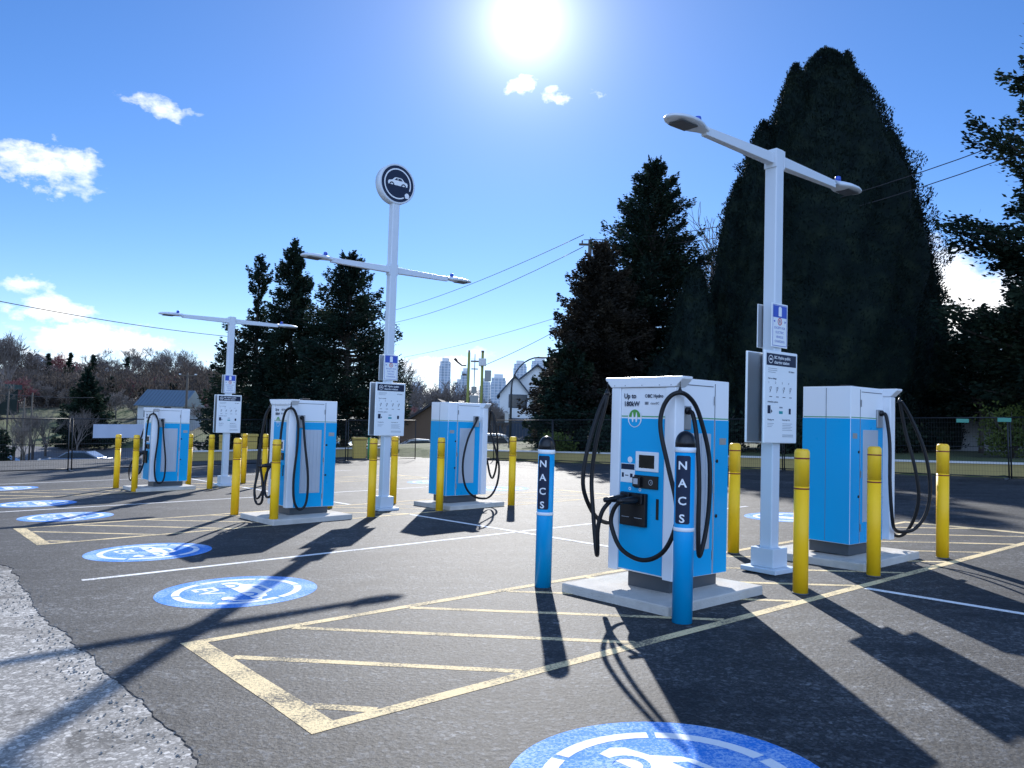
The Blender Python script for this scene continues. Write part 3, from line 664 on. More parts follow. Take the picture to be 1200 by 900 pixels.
def parking_sign(t, w, h, z0, y, front=True):
    s = -1 if front else 1
    p = MB(); rbox(p, -w/2, w/2, y-.005, y+.005, z0, z0+h); p = p.build('parking_sign', M_PANEL, t, .004)
    fr = frame((0, y+s*.0055, z0), (-s, 0, 0), (0, 0, 1), (0, s, 0)); W2 = w/2
    bk = MB(); rbox(bk, -w/2+.006, w/2-.006, *sorted((y-s*.0055, y-s*.007)), z0+.006, z0+h-.006); bk.build('sign_back', M_STEEL, p)
    b = MB(); k = .012; a, c = W2-.015, h-.015
    for q in ([(-a, .015), (a, .015), (a, .015+k*.5), (-a, .015+k*.5)], [(-a, c-k*.5), (a, c-k*.5), (a, c), (-a, c)], [(-a, .02), (-a+k*.5, .02), (-a+k*.5, c-.01), (-a, c-.01)], [(a-k*.5, .02), (a, .02), (a, c-.01), (a-k*.5, c-.01)]): b.flat(q, fr, .001)
    b.flat([(-W2+.025, h*.68), (W2-.025, h*.68), (W2-.025, h-.025), (-W2+.025, h-.025)], fr, .0015)
    b.flat([(-W2+.03, h*.59), (-W2+.06, h*.56), (-W2+.06, h*.62)], fr, .001); b.flat([(W2-.03, h*.59), (W2-.06, h*.62), (W2-.06, h*.56)], fr, .001)
    for i, s_ in enumerate(('EXCEPT FOR', 'ELECTRIC', 'VEHICLE', 'CHARGING')): b.text(s_, fr, 0, h*.42-i*.048, .036, .001, 'CENTER', .0)
    b.build('blue_print', M_RBLUE, p)
    q = MB(); q.flat([(-.03, h*.71), (.03, h*.71), (.03, h*.90), (.015, h*.93), (-.015, h*.93), (-.03, h*.90)], fr, .003); q.build('charger_pictogram', M_WHITE, p)
    r = MB(); r.ring(fr, 0, h*.59, .030, .040, 0, 360, .001, 32); q = .022; r.flat([(-q, h*.59+q-.004), (-q+.004, h*.59+q), (q, h*.59-q+.004), (q-.004, h*.59-q)], fr, .002)
    r.build('prohibition_ring', M_RED, p)
    MB().text('P', fr, 0, h*.59-.018, .05, .0008, 'CENTER', .02).build('letter', M_SEAM, p)
def lamp_head(t, sd, z, L0):
    """luminaire on the end of the arm; sd = side along local x"""
    fr = frame((0, 0, 0), (1, 0, 0), (0, 1, 0), (0, 0, 1)); n = 18
    prof = []
    hd = MB(); V = []; Fc = []; cs = [(-.02, .055, .05), (.05, .07, .055), (.12, .105, .06), (.22, .135, .062), (.36, .14, .056), (.46, .115, .045), (.53, .07, .03), (.555, .02, .012)]
    for x, hw, hh in cs:
        for k in range(n):
            a = 2*pi*k/n; cz = sin(a)*hh; cz = cz*.45 if cz < 0 else cz
            V.append((sd*(L0+x), cos(a)*hw, z+cz))
    for i in range(len(cs)-1):
        for k in range(n): Fc.append((i*n+k, i*n+(k+1) % n, (i+1)*n+(k+1) % n, (i+1)*n+k))
    Fc += [tuple(range(n)), tuple((len(cs)-1)*n+k for k in range(n))]
    hd.add(V, Fc, True); o = hd.build('lamp_head', M_GALV, t)
    ln = MB(); rbox(ln, *sorted((sd*(L0+.2), sd*(L0+.45))), -.085, .085, z-.036, z-.022); ln.build('lens', M_SKIRT, o, .01)
    MB().lathe([(.034, 0), (.034, .045), (.03, .062), (.012, .07)], (sd*(L0+.10), 0, z+.05), 16).build('photocell', M_RBLUE, o)
def lamp_post(u, v, za, label, disc=False):
    rz = AL
    t = thing('lamp_post', label, 'lamp post', W(u, v, 0.0), rz, 'twin armed lamp posts along the charging rows')
    hp = 5.72 if disc else za+.11
    c = MB(); c.box((0, 0, .045), (.42, .42, .05)); base = c.build('base_plate', M_GALV, t, .008)
    c = MB(); c.box((0, 0, .17), (.27, .27, .20)); c.build('base_cover', M_GALV, t, .008)
    s = .072; MB().box((0, 0, (hp+.07)/2), (2*s, 2*s, hp-.07)).build('pole', M_GALV, t, .014, 3)
    ar = MB(); L = 1.24
    for sd in (-1, 1):
        V = []
        for x, q in ((s+.001, .058), (L, .042)):
            for a, b in ((-1, -1), (1, -1), (1, 1), (-1, 1)): V.append((sd*x, a*q*.8, za+b*q))
        o2 = MB().add(V, [(0, 1, 2, 3), (7, 6, 5, 4), (0, 4, 5, 1), (1, 5, 6, 2), (2, 6, 7, 3), (3, 7, 4, 0)]).build('arm', M_GALV, t, .006)
        lamp_head(t, sd, za+.005, L)
        br = MB(); rbox(br, *sorted((sd*(s-.002), sd*(s+.014))), -.075, .075, za-.1, za+.1); br.build('arm_bracket', M_GALV, t, .004)
    for fr_ in (True, False):
        yy = -.105 if fr_ else .105
        info_panel(t, .62, .97, 1.37, yy, front=fr_)
        parking_sign(t, .30, .47, 2.385, -.085 if fr_ else .085, front=fr_)
    mt = MB()
    for z in (1.5, 2.2, 2.5, 2.75): mt.box((0, 0, z), (.10, .165, .03))
    mt.build('mounting_strap', M_STEEL, t)
    if disc:
        zc = 6.03; R_ = .375; Rm = Matrix.Rotation(rad(90), 3, 'X')
        MB().lathe([(R_-.01, -.085), (R_, -.08), (R_, .08), (R_-.01, .085)], (0, 0, zc), 64, Rm).build('round_sign_rim', M_GALV, t)
        for s_ in (-1, 1):
            fr = frame((0, s_*.0855, zc), (-s_, 0, 0), (0, 0, 1), (0, s_, 0))
            fc = MB().disc(fr, 0, 0, R_-.035, .001, 64).build('sign_face', M_NAVY, t)
            w = MB(); w.ring(fr, 0, 0, .262, .285, -20, 300, .003, 72)
            w.flat([(a*.40, b*.40+.02) for a, b in CARB], fr, .003)
            pts = [(.21, .02), (.26, -.01), (.25, -.10), (.20, -.17)]
            w.flat([(.17, -.24), (.24, -.24), (.255, -.18), (.225, -.145), (.185, -.145), (.155, -.18)], fr, .003)
            w.build('car_and_plug_symbol', M_WHITE, fc)
            k_ = MB()
            for a in (-.125, .125): k_.ring(fr, a, -.035, .030, .052, 0, 360, .005, 28)
            k_.flat([(-.07, .06), (-.035, .098), (-.005, .10), (-.005, .06)], fr, .005); k_.flat([(.008, .06), (.008, .10), (.07, .098), (.105, .06)], fr, .005)
            k_.build('wheel_and_window_cutouts', M_NAVY, fc)
    return t
lamp_post(5.68, 1.06, 4.43, 'white twin armed lamp post near the camera, between the two right hand chargers')
lamp_post(5.6, 8.95, 4.43, 'tall twin armed lamp post topped by a round car sign', True)
lamp_post(5.4, 16.6, 4.25, 'small looking twin armed lamp post farthest away on the left')

# ------------------------------------------------------------------ low wall and fences
M_WALL = simple('tan_painted_wall', (0.40, 0.30, 0.11), 0.75, var=0.15, scale=1.5, bump=.3)
M_WCAP = simple('wall_cap_concrete', (0.62, 0.60, 0.56), 0.8, var=0.1, scale=4)
def wall(name, pts, label, h=.46, th=.28):
    t = MB(); cp = MB()
    c = pts[0]
    for (u0, v0), (u1, v1) in zip(pts[:-1], pts[1:]):
        a, b = W(u0, v0), W(u1, v1); d = (b-a); L = math.hypot(d.x, d.y); nx_, ny_ = -d.y/L*th/2, d.x/L*th/2
        def ring_(z0, z1, e, mb):
            V = []
            for p in (a, b):
                for s_, z in ((-1, z0), (1, z0), (1, z1), (-1, z1)): V.append((p.x+s_*nx_*e, p.y+s_*ny_*e, p.z+z))
            mb.add(V, [(3, 2, 1, 0), (4, 5, 6, 7), (0, 1, 5, 4), (1, 2, 6, 5), (2, 3, 7, 6), (3, 0, 4, 7)])
        ring_(-.3, h-.06, 1, t); ring_(h-.057, h, 1.25, cp)
    o = thing(name, label, 'wall', W(*c)); V0 = W(*c)
    for mb in (t, cp): mb.v = [(x-V0.x, y-V0.y, z-V0.z) for x, y, z in mb.v]
    t.build('wall_face', M_WALL, o); cp.build('wall_cap', M_WCAP, o)
wall('low_wall', [(u_edge(-15)+.2, -15), (u_edge(26)+.2, 26)], 'low tan painted wall with pale cap running behind the right hand fence')
wall('low_wall', [(19.2, 31.5), (9.2, 31.8)], 'low tan wall beyond the left fence, behind the middle chargers')

def fence_panel_proto():
    L, Hh = 3.4, 1.8
    t = thing('wire_fence', 'x', 'fence panel', (0, 0, 0), 0, 'temporary wire fence panels')
    f = MB(); r = .021
    for x in (.04, L-.04): f.tube([(x, 0, .05), (x, 0, Hh)], r, 8)
    for z in (.10, Hh-.02): f.tube([(.04, 0, z), (L-.04, 0, z)], r*.8, 8)
    f.tube([(.04, 0, Hh*.52), (L-.04, 0, Hh*.52)], r*.5, 6)
    f.build('frame', M_WIRE, t)
    w = MB(); q = .0016
    n = 46
    for i in range(1, n):
        x = .04+(L-.08)*i/n; w.box((x, 0, .93), (2*q, 2*q, 1.66))
    for i in range(1, 12):
        z = .10+(Hh-.12)*i/12; w.box((L/2, .004, z), (L-.1, 2*q, 2*q))
    w.build('wire_mesh', M_WIRE, t)
    ft = MB(); ft.box((0, 0, .045), (.07, .6, .05)); ft.build('foot', M_SKIRT, t, .008)
    return t
FP = []
def fence_run(u0, v0, u1, v1, words):
    a, b = W(u0, v0), W(u1, v1); d = b-a; L = math.hypot(d.x, d.y); n = max(1, round(L/3.42)); rz = math.atan2(d.y, d.x)
    for i in range(n):
        if not FP: t = fence_panel_proto()
        else: t = dup(FP[0])
        FP.append(t); q = a+d*(i/n); t.location = q
        t.rotation_euler = (random.uniform(-.01, .01), -math.atan2(d.z, L), rz+random.uniform(-.01, .01))
        t['label'] = words(i, n)
ORD = ['first', 'second', 'third', 'fourth', 'fifth', 'sixth', 'seventh', 'eighth', 'ninth', 'tenth', 'eleventh', 'twelfth']
fence_run(-3.2, 26.2, 17.3, 26.2, lambda i, n: 'black wire fence panel of the left hand run, %s counted from the left end' % ORD[i])
fence_run(19.9, 24.0, 23.9, 1.5, lambda i, n: 'black wire fence panel before the low wall on the right, %s from its far end' % ORD[i])
def box_thing(name, label, cat, parts, loc, rz=0, group=None):
    t = thing(name, label, cat, loc, rz, group)
    for nm, mat, boxes, bev in parts:
        mb = MB()
        for b in boxes: rbox(mb, *b)
        mb.build(nm, mat, t, bev)
    return t
M_BANNER = simple('pale_banner', (0.40, 0.45, 0.54), 0.7, var=.05)
bn = MB(); V = []
for i in range(30):
    u = 4.25+i*.075; h = .004*sin(i*.9); V += [W(u, 26.13+h, 1.13), W(u, 26.13+h*1.5, 1.60)]
bb = bn.add(V, [(2*i, 2*i+2, 2*i+3, 2*i+1) for i in range(29)]).build('fence_banner', M_BANNER)
bb.modifiers.new('s', 'SOLIDIFY').thickness = .004
tag(bb, 'blank pale grey banner hung on the left wire fence', 'banner')
M_SGN = simple('small_white_sign', (0.6, 0.62, 0.6), .5)
def fence_sign(px, py, Y, w, h, label, mat, n='fence_sign'):
    p = at(px, py, Y); o = MB().box((0, 0, 0), (w, .01, h)).build(n, mat, None, .003, 2, p); o.rotation_euler.z = -.6 if px > 500 else AL
    return tag(o, label, 'sign')
M_GSIGN = simple('green_sign', (0.05, 0.25, 0.18), .5)
fence_sign(1128, 493, 23.2, .32, .11, 'small green sign on the right fence, left one of two', M_GSIGN)
fence_sign(1177, 492, 21.7, .32, .11, 'small green sign on the right fence, right one of two', M_GSIGN)

# ------------------------------------------------------------------ vegetation
def np_mesh(name, V, Q, mat, parent=None, loc=None):
    me = bpy.data.meshes.new(name); nV, nQ = len(V), len(Q)
    me.vertices.add(nV); me.vertices.foreach_set('co', np.asarray(V, dtype=np.float32).ravel())
    me.loops.add(nQ*4); me.loops.foreach_set('vertex_index', np.asarray(Q, dtype=np.int32).ravel())
    me.polygons.add(nQ); me.polygons.foreach_set('loop_start', np.arange(0, nQ*4, 4, dtype=np.int32)); me.polygons.foreach_set('loop_total', np.full(nQ, 4, dtype=np.int32))
    me.materials.append(mat); me.update(calc_edges=True)
    o = bpy.data.objects.new(name, me); COL.objects.link(o)
    if parent: o.parent = parent
    if loc is not None: o.location = loc
    return o
def sprays(P, D, L, w):
    """kite shaped tufts: centres P, directions D (n,3), lengths L, width ratio w -> verts, quads"""
    n = len(P); D = D/np.linalg.norm(D, axis=1, keepdims=True)
    r = rng.normal(size=(n, 3)); S = np.cross(D, r); S /= np.linalg.norm(S, axis=1, keepdims=True)+1e-9
    L = L[:, None]; V = np.empty((n, 4, 3)); V[:, 0] = P-D*L*.5; V[:, 1] = P+S*L*w*.5-D*L*.05; V[:, 2] = P+D*L*.5; V[:, 3] = P-S*L*w*.5-D*L*.05
    Q = np.arange(n*4).reshape(n, 4); return V.reshape(-1, 3), Q
def conifer(base, ht, rad_, label, mat=M_FIR, nb=170, per=110, prof=None, low=.06, tuft=.22, droop=-.1, cat='conifer tree', lean=0, group=None, asym=None, name='conifer_tree', az_range=None, seed=0, hullk=0.0):
    global rng; rng = np.random.default_rng(100+seed); rd = random.Random(seed+5)
    t = thing(name, label, cat, base, 0, group)
    MB().tube([(lean*k*k, 0, ht*.97*k) for k in (0, .15, .35, .6, .8, 1)], [ht*.02, ht*.017, ht*.014, ht*.009, ht*.005, .015], 10).build('trunk', M_BARK, t)
    lm = MB(); Ps, Ds, Ls = [], [], []
    for i in range(nb):
        k = low+(1-low)*((i+rd.random())/nb)
        R_ = rad_*(prof(k) if prof else (1-k)**.8)
        az = rd.uniform(*(az_range or (0, 2*pi)))
        Lb = max(.25, R_*rd.uniform(.55, 1.12)*(1+(asym(az, k) if asym else 0)))
        z0 = ht*k*.985; up = rd.uniform(-.18, .22)+droop*(1-k)+.5*k*k
        d = Vector((cos(az), sin(az), up))
        p0 = Vector((lean*k*k, 0, z0)); pts = [p0+Vector((d.x*Lb*q, d.y*Lb*q, up*Lb*q+.12*Lb*q*q)) for q in (0, .5, 1)]
        lm.tube(pts, [max(.012, .022*Lb), .012*Lb+.006, .006], 4, False)
        m_ = max(8, int(per*(Lb/rad_)**1.1*1.4)); q = rng.uniform(.08 if k > .6 else .2, 1, m_)**.8
        px = np.outer(1-q, [0, 0, 0])+np.array([[p0.x+d.x*Lb*a, p0.y+d.y*Lb*a, p0.z+up*Lb*a+.12*Lb*a*a] for a in q])
        sd = rng.normal(size=m_)*Lb*.23*(1.2-q); side = np.array([-sin(az), cos(az), 0])
        px += side[None]*sd[:, None]; px[:, 2] += rng.normal(size=m_)*.12*(.6+Lb*.25)-np.abs(sd)*.2
        dd = np.tile(np.array([d.x, d.y, up-.05]), (m_, 1))+side[None]*(np.sign(sd)*.7)[:, None]+rng.normal(size=(m_, 3))*.35
        Ps.append(px); Ds.append(dd); Ls.append(rng.uniform(.6, 1.4, m_)*tuft)
    # leader
    m_ = 60; k = rng.uniform(.88, 1.0, m_); px = np.stack([lean*k*k+rng.normal(size=m_)*.1, rng.normal(size=m_)*.1, k*ht+.1], 1); Ps.append(px); Ds.append(rng.normal(size=(m_, 3))*.5+[0, 0, 1]); Ls.append(np.full(m_, tuft))
    lm.build('branches', M_BARK, t)
    V, Q = sprays(np.concatenate(Ps), np.concatenate(Ds), np.concatenate(Ls), .46)
    np_mesh('crown', V, Q, mat, t); return t
def ground_at(px, Y): p = at(px, 500, Y); return Vector((p.x, Y, T(p.x, Y)))
def hgt(px, py, Y): return at(px, py, Y).z-T(at(px, py, Y).x, Y)

# three conifers left of the round sign
G1 = 'conifers behind the middle of the lot'
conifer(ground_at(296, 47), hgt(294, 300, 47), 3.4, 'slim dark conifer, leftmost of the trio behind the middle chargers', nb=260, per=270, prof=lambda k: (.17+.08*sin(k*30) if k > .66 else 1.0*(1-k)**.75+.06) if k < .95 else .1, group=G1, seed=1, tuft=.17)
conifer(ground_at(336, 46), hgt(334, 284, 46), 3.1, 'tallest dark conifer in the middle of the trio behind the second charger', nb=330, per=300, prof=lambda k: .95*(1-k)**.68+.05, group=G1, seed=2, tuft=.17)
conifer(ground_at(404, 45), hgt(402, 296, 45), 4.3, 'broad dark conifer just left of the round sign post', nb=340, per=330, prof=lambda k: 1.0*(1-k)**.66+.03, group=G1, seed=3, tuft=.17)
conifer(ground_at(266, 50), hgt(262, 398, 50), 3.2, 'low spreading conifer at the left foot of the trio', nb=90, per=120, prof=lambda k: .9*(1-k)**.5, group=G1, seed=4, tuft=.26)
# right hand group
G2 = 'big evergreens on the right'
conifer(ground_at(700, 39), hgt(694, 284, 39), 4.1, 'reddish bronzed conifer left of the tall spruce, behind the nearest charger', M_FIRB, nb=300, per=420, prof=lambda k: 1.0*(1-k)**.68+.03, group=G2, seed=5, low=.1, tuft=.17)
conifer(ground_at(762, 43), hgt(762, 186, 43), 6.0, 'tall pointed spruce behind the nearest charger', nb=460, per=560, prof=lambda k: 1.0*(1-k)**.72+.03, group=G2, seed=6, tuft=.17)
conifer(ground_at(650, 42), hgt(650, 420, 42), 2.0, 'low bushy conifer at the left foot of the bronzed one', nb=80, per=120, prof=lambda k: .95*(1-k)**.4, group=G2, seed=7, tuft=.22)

def cypress(base, lobes, label, mat=M_CYP, group=None, seed=0, dens=230, tuft=.105, name='cypress_tree'):
    """dense evergreen made of merged leaders; lobes: (dx,dy,height,radius,power)"""
    global rng; rng = np.random.default_rng(300+seed)
    t = thing(name, label, 'evergreen tree', base, 0, group)
    tr = MB()
    for dx, dy, h, r, pw in lobes: tr.tube([(dx*.3, dy*.3, 0), (dx*.7, dy*.7, h*.3), (dx, dy, h*.85)], [.3, .2, .04], 8)
    tr.build('trunk', M_BARK, t)
    Ps, Ds, Ls, VV, QQ = [], [], [], [], []
    off = 0
    for dx, dy, h, r, pw in lobes:
        def R_(k): return r*np.clip((1-k**pw), 0, 1)**.75*(.80+.2*np.minimum(1, k*6))
        # inner mass of the crown
        nk, na = 40, 40; K = np.linspace(.02, .965, nk); A = np.linspace(0, 2*pi, na, endpoint=False)
        kk, aa = np.meshgrid(K, A, indexing='ij')
        rr = R_(kk)*(.82+.05*np.sin(aa*5+kk*9)+.05*np.sin(aa*11-kk*23))
        V = np.stack([dx+rr*np.cos(aa), dy+rr*np.sin(aa), kk*h], -1).reshape(-1, 3); i, j = np.meshgrid(np.arange(nk-1), np.arange(na), indexing='ij')
        Q = np.stack([i*na+j, i*na+(j+1) % na, (i+1)*na+(j+1) % na, (i+1)*na+j], -1).reshape(-1, 4)
        VV.append(V); QQ.append(Q+off); off += len(V)
        n = int(dens*2*pi*r*h*.62); k = rng.uniform(.02, 1, n)**.9; a = rng.uniform(0, 2*pi, n)
        lump = .07*np.sin(a*5+k*9)+.06*np.sin(a*11-k*23)+.06*np.sin(k*61+a*3)+.04*np.sin(k*140+a*7)
        rr = R_(k)*(.90+lump)+rng.normal(size=n)*.08
        P = np.stack([dx+rr*np.cos(a), dy+rr*np.sin(a), k*h+rng.normal(size=n)*.05], 1)
        D = np.stack([np.cos(a)*.7, np.sin(a)*.7, np.full(n, .9)], 1)+rng.normal(size=(n, 3))*.35
        Ps.append(P); Ds.append(D); Ls.append(rng.uniform(.6, 1.5, n)*tuft)
    V, Q = sprays(np.concatenate(Ps), np.concatenate(Ds), np.concatenate(Ls), .45)
    VV.append(V); QQ.append(Q+off)
    np_mesh('crown', np.concatenate(VV), np.concatenate(QQ), mat, t); return t
Yc = 37.0
def lob(px, py, r, pw=1.6, dy=0): return (at(px, 500, Yc).x-at(965, 500, Yc).x, dy, hgt(px, py, Yc), r, pw)
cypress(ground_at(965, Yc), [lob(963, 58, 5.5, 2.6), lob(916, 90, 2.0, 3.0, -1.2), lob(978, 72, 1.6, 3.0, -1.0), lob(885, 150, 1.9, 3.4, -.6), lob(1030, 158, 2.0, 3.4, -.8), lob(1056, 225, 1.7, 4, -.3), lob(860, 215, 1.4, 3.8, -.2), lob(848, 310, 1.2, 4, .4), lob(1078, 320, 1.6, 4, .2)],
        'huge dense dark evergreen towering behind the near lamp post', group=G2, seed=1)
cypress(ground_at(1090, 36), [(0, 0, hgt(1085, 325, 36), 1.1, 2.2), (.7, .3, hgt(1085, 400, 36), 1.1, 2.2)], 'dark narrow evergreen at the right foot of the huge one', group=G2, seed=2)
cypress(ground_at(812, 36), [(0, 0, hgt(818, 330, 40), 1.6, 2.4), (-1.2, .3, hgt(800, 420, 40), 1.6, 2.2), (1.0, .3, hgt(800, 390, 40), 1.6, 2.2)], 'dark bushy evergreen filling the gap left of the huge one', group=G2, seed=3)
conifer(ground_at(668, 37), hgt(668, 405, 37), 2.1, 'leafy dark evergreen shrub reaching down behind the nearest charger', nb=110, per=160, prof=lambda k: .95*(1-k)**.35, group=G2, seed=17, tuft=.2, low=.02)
# layered pine at the right edge
conifer(ground_at(1240, 28), 14.0, 5.3, 'layered pine with wide branches leaning in at the right edge', nb=250, per=460, prof=lambda k: (.95-.55*k)*(.75+.35*sin(k*26)), low=.12, tuft=.20, droop=.05, group=G2, seed=9, name='pine_tree')
conifer(ground_at(1150, 33), hgt(1150, 372, 33), 2.6, 'dark spreading tree behind the right fence, below the pine', nb=90, per=230, prof=lambda k: .95*(1-k)**.4, low=.25, tuft=.2, group=G2, seed=10)
conifer(ground_at(1215, 34), hgt(1200, 330, 34), 2.8, 'dark tree at the right edge under the layered pine', nb=110, per=230, prof=lambda k: .95*(1-k)**.4, low=.2, tuft=.2, group=G2, seed=12)
# big conifer down by the road on the left
conifer(ground_at(100, 69), hgt(104, 432, 69), 3.4, 'broad dark conifer below the hill on the left, behind the parked dark car', nb=200, per=200, prof=lambda k: 1.0*(1-k)**.85, low=.03, seed=11, tuft=.25)
conifer(ground_at(-2, 50), hgt(-4, 505, 50), 1.3, 'green bush like conifer cut by the left edge of the photo', nb=60, per=100, prof=lambda k: .95*(1-k)**.4, low=.03, seed=13, tuft=.2)

def bare_mesh(seed, ht, spread, depth, thin=.012, sides=3, first=5):
    rd = random.Random(seed); mb = MB()
    def grow(p, d, L, r, lev):
        q = p+d*L; k = p+d*L*.5+Vector((rd.uniform(-1, 1), rd.uniform(-1, 1), 0))*L*.05
        mb.tube([p, k, q], [r, r*.85, r*.68], sides if lev > 1 else 6, False)
        if lev >= depth: return
        n = rd.choice((2, 3, 3)) if lev else first
        for i in range(n):
            ax = Vector((rd.uniform(-1, 1), rd.uniform(-1, 1), rd.uniform(-.4, .6))).normalized()
            nd = (d*(1.0)+ax*spread*(1.0 if lev else 1.1)+Vector((0, 0, .12))).normalized()
            grow(q if rd.random() > .3 else k, nd, L*rd.uniform(.66, .88), max(thin, r*.62), lev+1)
    grow(Vector((0, 0, 0)), Vector((rd.uniform(-.05, .05), rd.uniform(-.05, .05), 1)).normalized(), ht*.24, ht*.018, 0)
    return mb
def bare_proto(name, seed, ht, spread, depth, mat, thin):
    mb = bare_mesh(seed, ht, spread, depth, thin)
    k = 12
    tr = MB(); tr.tube([(0, 0, -.5), (0, 0, ht*.24)], [ht*.022, ht*.018], 8)
    me = bpy.data.meshes.new('b'); me.from_pydata(mb.v, [], mb.f); me.materials.append(mat)
    mt = bpy.data.meshes.new('t'); mt.from_pydata(tr.v, [], tr.f); mt.materials.append(M_BARK)
    return me, mt
PROT = {}
def bare_tree(kind, base, sc, label, group=None, rz=None):
    if kind not in PROT:
        sd, ht, sp, dp, mat, th = {'round': (3, 9, .75, 7, M_TWIG, .028), 'round2': (8, 9, .85, 7, M_TWIG, .028), 'red': (5, 8, .8, 7, M_TWIGR, .03), 'pale': (12, 9, .6, 7, M_TWIGL, .026), 'tall': (21, 10, .5, 7, M_TWIG, .024), 'fine': (33, 9, .55, 6, M_TWIG, .010)}[kind]
        PROT[kind] = bare_proto(kind, sd, ht, sp, dp, mat, th)
    me, mt = PROT[kind]
    t = thing('bare_tree', label, 'tree', base, rz if rz is not None else random.uniform(0, 6.28), group); t.scale = (sc, sc, sc)
    c = bpy.data.objects.new('crown', me); COL.objects.link(c); c.parent = t
    k = bpy.data.objects.new('trunk', mt); COL.objects.link(k); k.parent = t
    return t
# tops of trees on the hillside: (px, top py, Y, kind)
HILL = [(-30, 385, 120, 'tall'), (8, 382, 105, 'tall'), (30, 405, 120, 'round'), (48, 425, 140, 'round2'), (70, 412, 150, 'red'), (92, 428, 160, 'round'), (122, 412, 120, 'round'), (142, 428, 145, 'round2'), (150, 408, 190, 'pale'), (170, 412, 125, 'round'), (186, 409, 185, 'pale'), (206, 410, 180, 'pale'), (218, 417, 130, 'round2'), (232, 430, 150, 'round'), (245, 440, 120, 'round'),
        (20, 440, 90, 'red'), (55, 448, 95, 'round'), (80, 455, 90, 'round2'), (150, 445, 100, 'red'), (180, 438, 110, 'red'), (200, 436, 105, 'red'), (225, 462, 80, 'red'), (135, 462, 84, 'round'), (160, 468, 80, 'round2'), (205, 470, 78, 'round'), (240, 470, 74, 'round2'), (100, 440, 110, 'round'), (-10, 440, 80, 'round'), (225, 455, 95, 'round'), (118, 440, 100, 'round2'), (5, 425, 130, 'round'), (35, 430, 110, 'round2'), (258, 455, 110, 'round'), (190, 455, 95, 'round2')]
KW = {'tall': 'tall bare tree', 'round': 'round bare brown tree', 'round2': 'spreading bare brown tree', 'red': 'reddish bare tree', 'pale': 'pale bare tree on the ridge'}
def where(px):
    return 'above the far left edge' if px < 15 else 'over the grassy slope' if px < 60 else 'above the broad dark conifer' if px < 115 else 'left of the metal roofed house' if px < 150 else 'behind the metal roofed house' if px < 212 else 'left of the conifer trio'
def dist_word(Y): return 'near the foot of the hill' if Y < 92 else 'low on the hillside' if Y < 112 else 'halfway up the hillside' if Y < 142 else 'high on the ridge'
seen = {}
def uniq(s):
    seen[s] = seen.get(s, 0)+1
    return s if seen[s] == 1 else ['', '', 'second ', 'third ', 'fourth ', 'fifth ', 'sixth '][seen[s]]+s
for px, py, Y, kd in HILL:
    b = ground_at(px, Y); h = max(3, hgt(px, py, Y)); nat = {'round': 8.2, 'round2': 7.8, 'red': 7.2, 'pale': 8.8, 'tall': 10.5}[kd]
    bare_tree(kd, b, h/nat, uniq(KW[kd]+' '+where(px)+', '+dist_word(Y)), 'bare trees on the hillside')
for px, py, Y in ((30, 415, 135), (52, 416, 140), (78, 415, 138), (105, 418, 118), (128, 445, 95), (98, 470, 80), (200, 452, 92), (185, 462, 88), (165, 456, 100), (145, 420, 150)):
    conifer(ground_at(px, Y), hgt(px, py, Y), hgt(px, py, Y)*.27, uniq('small dark fir '+where(px)+', '+dist_word(Y)), nb=46, per=26, seed=px, tuft=.7, group='firs on the hillside')
for px, py, Y in ((92, 470, 66), (18, 470, 60), (40, 468, 62), (55, 474, 64), (30, 485, 57)):
    bare_tree('fine', ground_at(px, Y), hgt(px, py, Y)/8.5, 'slender bare young tree on the grass slope, '+{92: 'nearest the broad conifer', 18: 'nearest the left edge', 40: 'in the middle of the row', 55: 'right of the middle one', 30: 'smallest and lowest'}[px], 'young trees on the grass slope')
# middle distance trees, between sign post and houses
MID = [(478, 452, 95, 'round'), (496, 440, 105, 'round2'), (512, 450, 90, 'round'), (530, 448, 100, 'round2'), (548, 458, 95, 'round'), (566, 466, 90, 'round2'), (580, 470, 85, 'round'), (470, 470, 75, 'red'), (505, 472, 70, 'round'), (592, 478, 70, 'pale'), (540, 476, 72, 'round2'), (486, 476, 66, 'round'), (604, 468, 110, 'round'), (455, 455, 100, 'round')]
for i, (px, py, Y, kd) in enumerate(MID):
    nat = {'round': 8.2, 'round2': 7.8, 'red': 7.2, 'pale': 8.8, 'tall': 10.5}[kd]
    wh = 'right of the round sign post' if px < 500 else 'above the fourth charger' if px < 560 else 'beside the gabled house'
    bare_tree(kd, ground_at(px, Y), hgt(px, py, Y)/nat, uniq(KW[kd].replace(' on the ridge', '')+' '+wh+(', nearer row' if Y < 80 else ', farther row')), 'bare trees before the city towers')
bare_tree('fine', ground_at(824, 50), hgt(824, 222, 50)/8.5, 'leafless thin tree showing between the spruce and the huge evergreen')
bare_tree('fine', ground_at(1133, 44), hgt(1133, 345, 44)/8.5, 'leafless tree between the huge evergreen and the layered pine')
bare_tree('fine', ground_at(452, 60), hgt(470, 395, 60)/8.5, 'leafless thin tree just right of the round sign post')

